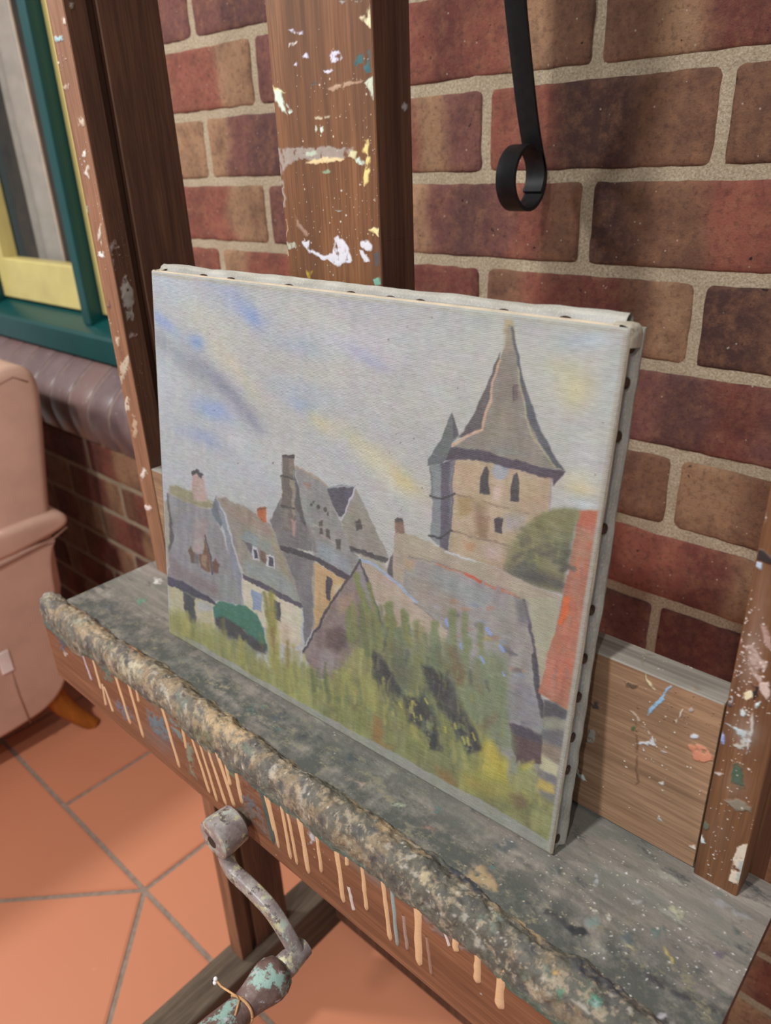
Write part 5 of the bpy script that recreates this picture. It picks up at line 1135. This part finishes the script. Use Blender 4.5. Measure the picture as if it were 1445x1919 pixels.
poly(pD(1078, 785, 1150, 805, 1222, 858, 1212, 915, 1140, 890, 1072, 885), (90, 84, 94), 2.5); poly(pD(1070, 905, 1215, 920, 1210, 960, 1065, 960), (166, 164, 146), 4, .8); poly(pD(1065, 970, 1208, 985, 1190, 1085, 1062, 1030), (112, 108, 114), 4, .9); poly(pD(1062, 1050, 1190, 1095, 1170, 1185, 1058, 1120), (152, 134, 114), 3, .9); poly(pD(1050, 1115, 1165, 1190, 1155, 1270, 1110, 1240, 1040, 1210), (208, 202, 164), 3, .95); poly(pD(1085, 1235, 1150, 1270, 1145, 1310, 1095, 1280), (122, 118, 126), 3, .9); poly(pD(1040, 1270, 1140, 1320, 1135, 1375, 1030, 1340), (212, 186, 92), 3, .9); poly(pD(1025, 1345, 1135, 1385, 1125, 1430, 1030, 1410), (138, 134, 126), 4, .9); poly(pD(1010, 1430, 1100, 1480, 1095, 1570, 1030, 1500), (130, 120, 118), 5, .8); poly(pD(1000, 1380, 1020, 1380, 1010, 1500), (180, 172, 120), 4, .6)
poly(pD(848, 918, 930, 940, 1062, 1010, 1055, 1180, 985, 1190, 905, 1240, 870, 1190, 900, 1150, 868, 1080), (100, 74, 76), 1.8, 1, 10); poly(pD(848, 915, 930, 938, 1062, 1000, 1060, 1060, 960, 1020, 860, 985), (78, 72, 86), 2.5, .9)
rb = random.Random(31)
for k in range(60):                                                    # scumbled marks along the red strip
    t_ = rb.random(); cy = 970+t_*330; cx = 1106-t_*62+rb.uniform(-16, 16)-t_*4
    line([(cx, cy), (cx-rb.uniform(-2, 5), cy+rb.uniform(10, 26))], rb.uniform(3, 7), rb.choice([(206, 132, 104), (176, 100, 78), (214, 112, 76), (168, 124, 112), (196, 120, 96)]), .55, 2.5, 8, rag=.4)
for k in range(70):                                                    # dabbed foliage of the bush
    a_ = rb.uniform(-.6, math.pi+.6); r_q = rb.random()**.6; cx = 1022+r_q*58*math.cos(a_)*(1 if math.cos(a_) < 0 else .95); cy = 1040-r_q*78*math.sin(a_)
    if cx > 1080: continue
    lt = np.clip((1060-cy)/110, 0, 1); c = np.array((92, 92, 82))*(1-lt)+np.array((158, 154, 100))*lt+rb.uniform(-16, 16)
    poly([(cx-7, cy+2), (cx-3, cy-5), (cx+6, cy-4), (cx+8, cy+3), (cx, cy+6)], tuple(c), 2.5, .7)
# --- garden
HG = np.interp(X, [300, 360, 420, 520, 600, 640, 700, 760, 830, 900, 960, 1040], [1115, 1165, 1180, 1240, 1262, 1230, 1190, 1190, 1230, 1300, 1450, 1500])
comp(np.clip((Y-HG)/22+(fbm(UX*30, VY*14, 51)-.5)*2.6, 0, 1), (158, 156, 98), 22, STV)
n3 = fbm(UX*11, VY*7, 53)
comp(np.clip((Y-HG-20)/25, 0, 1)*np.clip((n3-.52)*5, 0, 1)*.75, (182, 178, 104), 12, STV); comp(np.clip((Y-HG-15)/20, 0, 1)*np.clip((.46-n3)*6, 0, 1)*.6, (124, 124, 88), 12, STV)
poly(pA(95, 1560, 160, 1560, 240, 1620, 330, 1650, 420, 1690, 420, 1800, 250, 1740, 110, 1640), (176, 170, 104), 10, .6)
poly(pA(300, 1545, 312, 1522, 350, 1515, 400, 1535, 440, 1532, 490, 1570, 525, 1640, 540, 1735, 500, 1700, 440, 1640, 400, 1630, 330, 1610, 305, 1580), (62, 126, 106), 1.6, 1, 10); poly(pA(310, 1590, 340, 1585, 400, 1610, 450, 1650, 530, 1710, 535, 1745, 490, 1735, 430, 1690, 345, 1660, 318, 1620), (62, 60, 66), 3, .95, 14); poly(pA(345, 1660, 430, 1690, 490, 1740, 470, 1760, 380, 1700), (120, 116, 92), 6, .7)
rb = random.Random(8)
def blades(x0, y0, x1, y1, n, h, w, cols, lean=.12, a=.75):
    for k in range(n):
        t_ = rb.random(); x = x0+(x1-x0)*t_+rb.uniform(-10, 10); y = y0+(y1-y0)*t_+rb.uniform(-14, 14); hh = h*rb.uniform(.5, 1.1)
        line([(x, y), (x-hh*lean*rb.uniform(-.3, 1.2), y-hh)], w*rb.uniform(.6, 1.3), rb.choice(cols), a*rb.uniform(.6, 1), 2.5, 12)
OL = [(134, 138, 84), (124, 132, 86), (146, 146, 88), (112, 120, 80)]
SG = [(132, 142, 108), (124, 136, 104), (142, 148, 112), (116, 128, 98)]
YG = [(172, 168, 96), (160, 156, 92), (184, 176, 104), (148, 148, 92)]
for q in [(930, 1400, 975, 1560, 22), (955, 1460, 1000, 1600, 16), (990, 1440, 1030, 1600, 14), (1070, 1530, 1090, 1700, 18), (1085, 1560, 1110, 1720, 16), (1140, 1560, 1160, 1700, 18), (1155, 1590, 1160, 1720, 14), (525, 1480, 560, 1640, 16), (555, 1470, 575, 1650, 12)]:
    line(pA(*q[:4]), q[4]*.427*1.3, (134, 138, 82), .9, 2.5, 14)
for q in [(100, 180, 130, 420, 40), (205, 245, 215, 420, 46), (275, 290, 285, 450, 36), (385, 300, 395, 560, 44), (495, 230, 510, 430, 46), (570, 250, 590, 440, 38), (672, 300, 680, 480, 34), (600, 400, 560, 640, 40)]:
    line(pD(*q[:4]), q[4]*.2976*1.1, (134, 142, 98), .85, 3, 14)
poly(pA(545, 1480, 575, 1480, 590, 1620, 580, 1790, 550, 1780, 540, 1640), (162, 152, 80), 5, .8); line(pA(565, 1640, 575, 1800), 8, (150, 116, 66), .7, 3); blades(500, 1250, 560, 1290, 16, 70, 7, [(166, 158, 84), (152, 132, 76), (176, 170, 96)])
blades(650, 1190, 760, 1260, 40, 80, 9, OL); blades(690, 1230, 830, 1300, 46, 90, 9, OL+SG); blades(800, 1270, 940, 1360, 54, 90, 10, SG)
poly(pD(600, 560, 700, 470, 840, 520, 850, 720, 850, 930, 900, 1100, 760, 1080, 640, 900), (134, 144, 110), 9, .85, 16, STV); poly(pD(0, 420, 110, 400, 300, 520, 300, 700, 160, 700, 0, 560), (138, 138, 88), 10, .7, 16, STV)
poly(pD(450, 430, 520, 450, 575, 600, 570, 690, 520, 680, 470, 560), (122, 102, 70), 5, .75); poly(pD(400, 460, 470, 560, 500, 700, 520, 760, 440, 660), (120, 110, 78), 5, .7)
DK = (62, 62, 64)
poly(pD(0, 460, 60, 500, 130, 640, 200, 760, 330, 800, 420, 960, 440, 1100, 370, 1080, 260, 980, 190, 900, 120, 790, 0, 700), DK, 5, .85, 14, STV); poly(pD(300, 560, 360, 570, 460, 640, 520, 700, 560, 820, 620, 950, 690, 1090, 600, 1110, 540, 1060, 520, 930, 430, 840, 340, 700), (68, 70, 72), 5, .88, 14, STV)
poly(pD(230, 780, 330, 760, 400, 900, 420, 1080, 360, 1080, 250, 940), (44, 44, 48), 6, .8); poly(pD(420, 800, 500, 860, 640, 1020, 680, 1100, 560, 1080, 500, 930), (48, 48, 52), 6, .75)
poly(pD(360, 660, 470, 640, 520, 760, 420, 760), (96, 112, 116), 8, .7); poly(pD(160, 690, 210, 690, 220, 760, 180, 760), (118, 140, 110), 5, .8); poly(pD(330, 740, 380, 800, 400, 900, 350, 900), (98, 120, 104), 6, .7); blur(750, 1250, 22, 50, -12, (92, 98, 90), .6)
blades(700, 1330, 900, 1440, 70, 60, 6, YG+OL, .2, .8); blades(640, 1290, 800, 1390, 50, 55, 6, YG, .2, .8); blades(860, 1420, 1010, 1500, 50, 55, 7, YG, .2, .8); blades(560, 1290, 700, 1330, 40, 50, 7, YG+OL); blades(340, 1190, 560, 1300, 60, 45, 7, YG+[(150, 150, 100)]); blades(790, 1330, 880, 1400, 24, 50, 5, [(128, 140, 96), (150, 160, 110), (92, 100, 84)], .2)
for q in [(0, 480, 60, 520, 130, 650, 190, 740, 160, 760, 90, 680, 0, 640), (190, 760, 330, 760, 390, 900, 420, 1090, 370, 1070, 300, 960, 220, 920), (310, 580, 360, 575, 470, 660, 500, 720, 480, 800, 420, 780, 350, 680), (420, 800, 500, 850, 620, 960, 690, 1100, 600, 1110, 560, 1040, 500, 940)]:
    poly(pD(*q), (58, 58, 62), 5, .9, 14, STV, rag=.40)
rb = random.Random(77)
for k in range(90):
    q = pD(rb.uniform(0, 860), 0)[0]; t_ = rb.random(); cx = 700+rb.uniform(0, 240); cy = 1215+(cx-700)*.62+rb.uniform(-70, 110)
    line([(cx, cy), (cx+rb.uniform(-7, 5), cy-rb.uniform(12, 34))], rb.uniform(3, 7), rb.choice([(128, 136, 104), (112, 122, 96), (146, 152, 112), (86, 92, 84), (154, 148, 92), (140, 128, 96)]), .6, 2.2, 10, rag=.4)
poly(pD(690, 1050, 740, 1040, 800, 1130, 850, 1180, 840, 1300, 760, 1290, 670, 1230), (204, 186, 74), 7, .8, 16, STV); poly(pD(560, 1230, 700, 1250, 880, 1330, 860, 1420, 700, 1380, 560, 1330), (178, 164, 76), 12, .7, 14); poly(pD(0, 880, 40, 900, 60, 990, 30, 1060, 0, 1020), (166, 118, 64), 5, .8); poly(pD(390, 1200, 470, 1230, 530, 1300, 500, 1340, 420, 1300), (162, 120, 66), 8, .75); poly(pD(20, 1020, 130, 1080, 120, 1120, 20, 1080), (168, 130, 70), 6, .6)
poly(pD(870, 1380, 920, 1370, 975, 1420, 960, 1460, 900, 1450), (128, 104, 72), 6, .8); poly(pD(900, 1200, 1000, 1170, 1030, 1260, 1010, 1340, 900, 1330), (164, 166, 110), 10, .8); poly(pD(860, 1150, 910, 1170, 900, 1250, 870, 1240), (160, 160, 160), 4, .7); poly(pD(700, 900, 780, 870, 760, 940, 680, 960), (128, 108, 84), 8, .6); poly(pD(930, 1190, 1010, 1160, 1000, 1200, 940, 1230), (200, 188, 92), 4, .8)
for q in [(560, 1010, 575, 1050), (620, 990, 640, 1035), (590, 1020, 600, 1060), (165, 800, 175, 830), (330, 770, 345, 800), (240, 790, 245, 830), (250, 870, 258, 890), (290, 880, 296, 905), (510, 930, 518, 960), (455, 950, 462, 975)]: line(pD(*q), 4, (196, 186, 96), .85, 1.2)
for q in [(455, 270, 468, 310, 10), (715, 325, 735, 370, 12), (790, 440, 815, 480, 12), (670, 510, 692, 545, 9), (555, 430, 562, 460, 7), (810, 600, 820, 625, 7)]: line(pD(*q[:4]), q[4]*.5, (156, 176, 226), .9, 1.5)
for q in [(300, 80, 330, 200), (0, 60, 20, 120)]: pass
# --- bare primed margin along the bottom and the worn edges
mar = fbm(UX*14, VY*3, 61)
comp(np.clip((.020+.014*(mar-.4)+.012*np.clip((U-.35)*2, 0, 1)-V)/.004, 0, 1)*np.clip((U-.02)*8+.2, 0, 1)*.9, (172, 170, 160), 6); comp(np.clip((.006-U)/.004, 0, 1)*.7, (200, 198, 188), 4); comp(np.clip((U-.991+.004*(mar-.5))/.003, 0, 1)*.95, (182, 174, 160), 8); comp(np.clip((V-.988+.006*(mar-.5))/.004, 0, 1)*.85, (190, 186, 174), 6)
r_ = np.random.RandomState(4)
for k in range(26):
    cx, cy = 300+r_.rand()*860, 560+r_.rand()*420; s_ = .8+r_.rand()*1.2
    poly([(cx-s_, cy), (cx, cy-s_), (cx+s_, cy), (cx, cy+s_)], (112, 104, 92), .8, .8)
hue = np.stack([fbm(UX*34, VY*46, s_, 4)-.5 for s_ in (71, 75, 79)], -1)
PC.C = (PC.C+hue*11+(fbm(UX*70, VY*170, 83, 3)-.5)[..., None]*22+((STV-.5)*np.clip((Y-HG)/30, 0, 1))[..., None]*12)
PC.C = 255*(np.clip(PC.C, 4, 250)/255)**1.10*CANVAS_TONE*np.array((.985, 1.0, 1.03))
bow = 0.0006*np.sin(U*math.pi*2.2+.6)*np.sin(V*math.pi)
edge = np.minimum(np.minimum(U, 1-U)*CW, np.minimum(V, 1-V)*.334)
rnd = np.where(edge < .0012, .0006*(1-edge/.0012)**2, 0)
co = loc.copy(); co[..., 1] += bow+rnd
grid_mesh('painted_front', co, PC.rgba(), [M['canvas_paint']], PT)

# --- wrapped cloth edges: a hollowed strip, then the folded hem standing proud at the back
DEP = 0.0195
PRO = [(0.0, 0.0006), (0.0006, .0022), (-.0008, .0050), (-.0016, .0085), (-.0010, .0112), (.0012, .0128), (.0026, .0148), (.0024, .0168), (.0010, .0182), (-.0012, .0190), (-.006, .0192)]
PROT = [(0.0, 0.0006), (0.0012, .0020), (.0010, .0045), (-.0004, .0062), (.0010, .0082), (.0046, .0102), (.0064, .0128), (.0062, .0155), (.0044, .0178), (.0002, .0190), (-.006, .0192)]
def wrap(name, a, b, out, pro, seed, n=150, c0=0.0, c1=1.0, wob=1.0):
    mb = MB(); a = Vector(a); b = Vector(b); out = Vector(out)
    def fn(u, v):
        q = v*(len(pro)-1); i = min(int(q), len(pro)-2); f = q-i
        o_ = pro[i][0]*(1-f)+pro[i+1][0]*f; d_ = pro[i][1]*(1-f)+pro[i+1][1]*f
        uu = c0+(c1-c0)*u
        w = mnoise.noise(Vector((uu*9, v*2, seed)))*.0011+mnoise.noise(Vector((uu*30, v*3, seed+4)))*.0006
        w *= min(1, v*3)*wob
        d_ += mnoise.noise(Vector((uu*14, 1, seed+8)))*.0010*v
        p = a.lerp(b, uu)+out*(o_+w)+Vector((0, d_, 0))
        g_ = 150+26*mnoise.noise(Vector((uu*20, v*6, seed+2)))
        c = (g_+10, g_+8, g_) if v > .45 else (g_-2, g_-3, g_-6)  # same cloth; shade of the hollow put into the colour, hem lighter
        if v < .12: c = (188, 172, 150)
        return p, c
    mb.grid(fn, n, 40)
    return mb.build(name, [M['cloth']], PT)
wrap('cloth_edge', lBR, lTR, (1, 0, 0), PRO, 3)
wrap('cloth_edge', lTL, lTR, (0, 0, 1), PROT, 17, 180, 0.0, 0.985)['label'] = 'top edge with a double folded hem'
wrap('cloth_edge', lBL, lTL, (-1, 0, 0), PRO, 29)
wrap('cloth_edge', lBL, lBR, (0, 0, -1), [(-.0004, p[1]) for p in PRO], 37, wob=0.0)
# folded cloth at the two top corners
for (c, sx) in ((lTR, 1), (lTL, -1)):
    mb = MB()
    def fn(u, v):
        ang = u*math.pi/2
        o_ = 0.0012+.0022*math.sin(v*math.pi)**.7+.0008*mnoise.noise(Vector((u*5, v*4, sx*3)))
        e = Vector((sx*math.sin(ang), 0, math.cos(ang)))
        rr = .010
        k = abs(math.sin(ang))**.35, abs(math.cos(ang))**.35
        base = Vector((c.x-sx*rr*(1-k[0]), 0.0012+v*.0185, c.z-rr*(1-k[1])))
        return base+e*o_*.7, (184, 176, 158)
    mb.grid(fn, 24, 14); mb.build('corner_fold', [M['cloth']], PT)
# stretcher bars behind
mb = MB()
def bar(u0, v0, u1, v1):
    b_ = bmesh.new(); q = [LQ(u0, v0), LQ(u1, v0), LQ(u1, v1), LQ(u0, v1)]
    f_ = [b_.verts.new(p+Vector((0, .004, 0))) for p in q]; g_ = [b_.verts.new(p+Vector((0, DEP-.0012, 0))) for p in q]
    b_.faces.new(f_); b_.faces.new(g_)
    for i in range(4): b_.faces.new((f_[i], f_[(i+1) % 4], g_[(i+1) % 4], g_[i]))
    mb.merge(b_, (160, 120, 90)); b_.free()
bar(.012, .014, .988, .13); bar(.012, .87, .988, .986); bar(.012, .13, .11, .87); bar(.89, .13, .988, .87)
mb.build('stretcher', [M['oak_h']], PT)
# tacks
CAMl = CI @ Vector(CAM)
def tack(p, out):
    mb = MB(); out = Vector(out)
    mb.tube([p-out*.0012, p+out*.0003, p+out*.0011, p+out*.0015], [.0032, .0033, .0026, .0010], 14)
    mb.build('tack', [M['tack']], PT, 40)
def to_local_plane(pxy, ax, val):
    d = CI.to_3x3() @ Vector(ray(pxy)); t_ = (val-CAMl[ax])/d[ax]; return CAMl+d*t_
for q in [(1198, 645), (1186, 725), (1168, 827), (1137, 1003), (1110, 1157), (1096, 1247), (1082, 1321), (1069, 1396), (1060, 1455), (1043, 1577)]:
    v = min(max(to_local_plane(q, 0, lBR.x).z/lTR.z, .012), .97)
    p = lBR.lerp(lTR, v); tack(p+Vector((-.0010, .0088, 0)), (1, 0, 0))
for q in [377, 428, 536, 652, 725, 781, 936, 1051, 1172]:
    p = to_local_plane((q, 508+(q-283)*.119), 1, 0.0); u = min(max(p.x/lTR.x, .02), .985)
    p = lTL.lerp(lTR, u); tack(p+Vector((0, .0064, .0004)), (0, 0, 1))
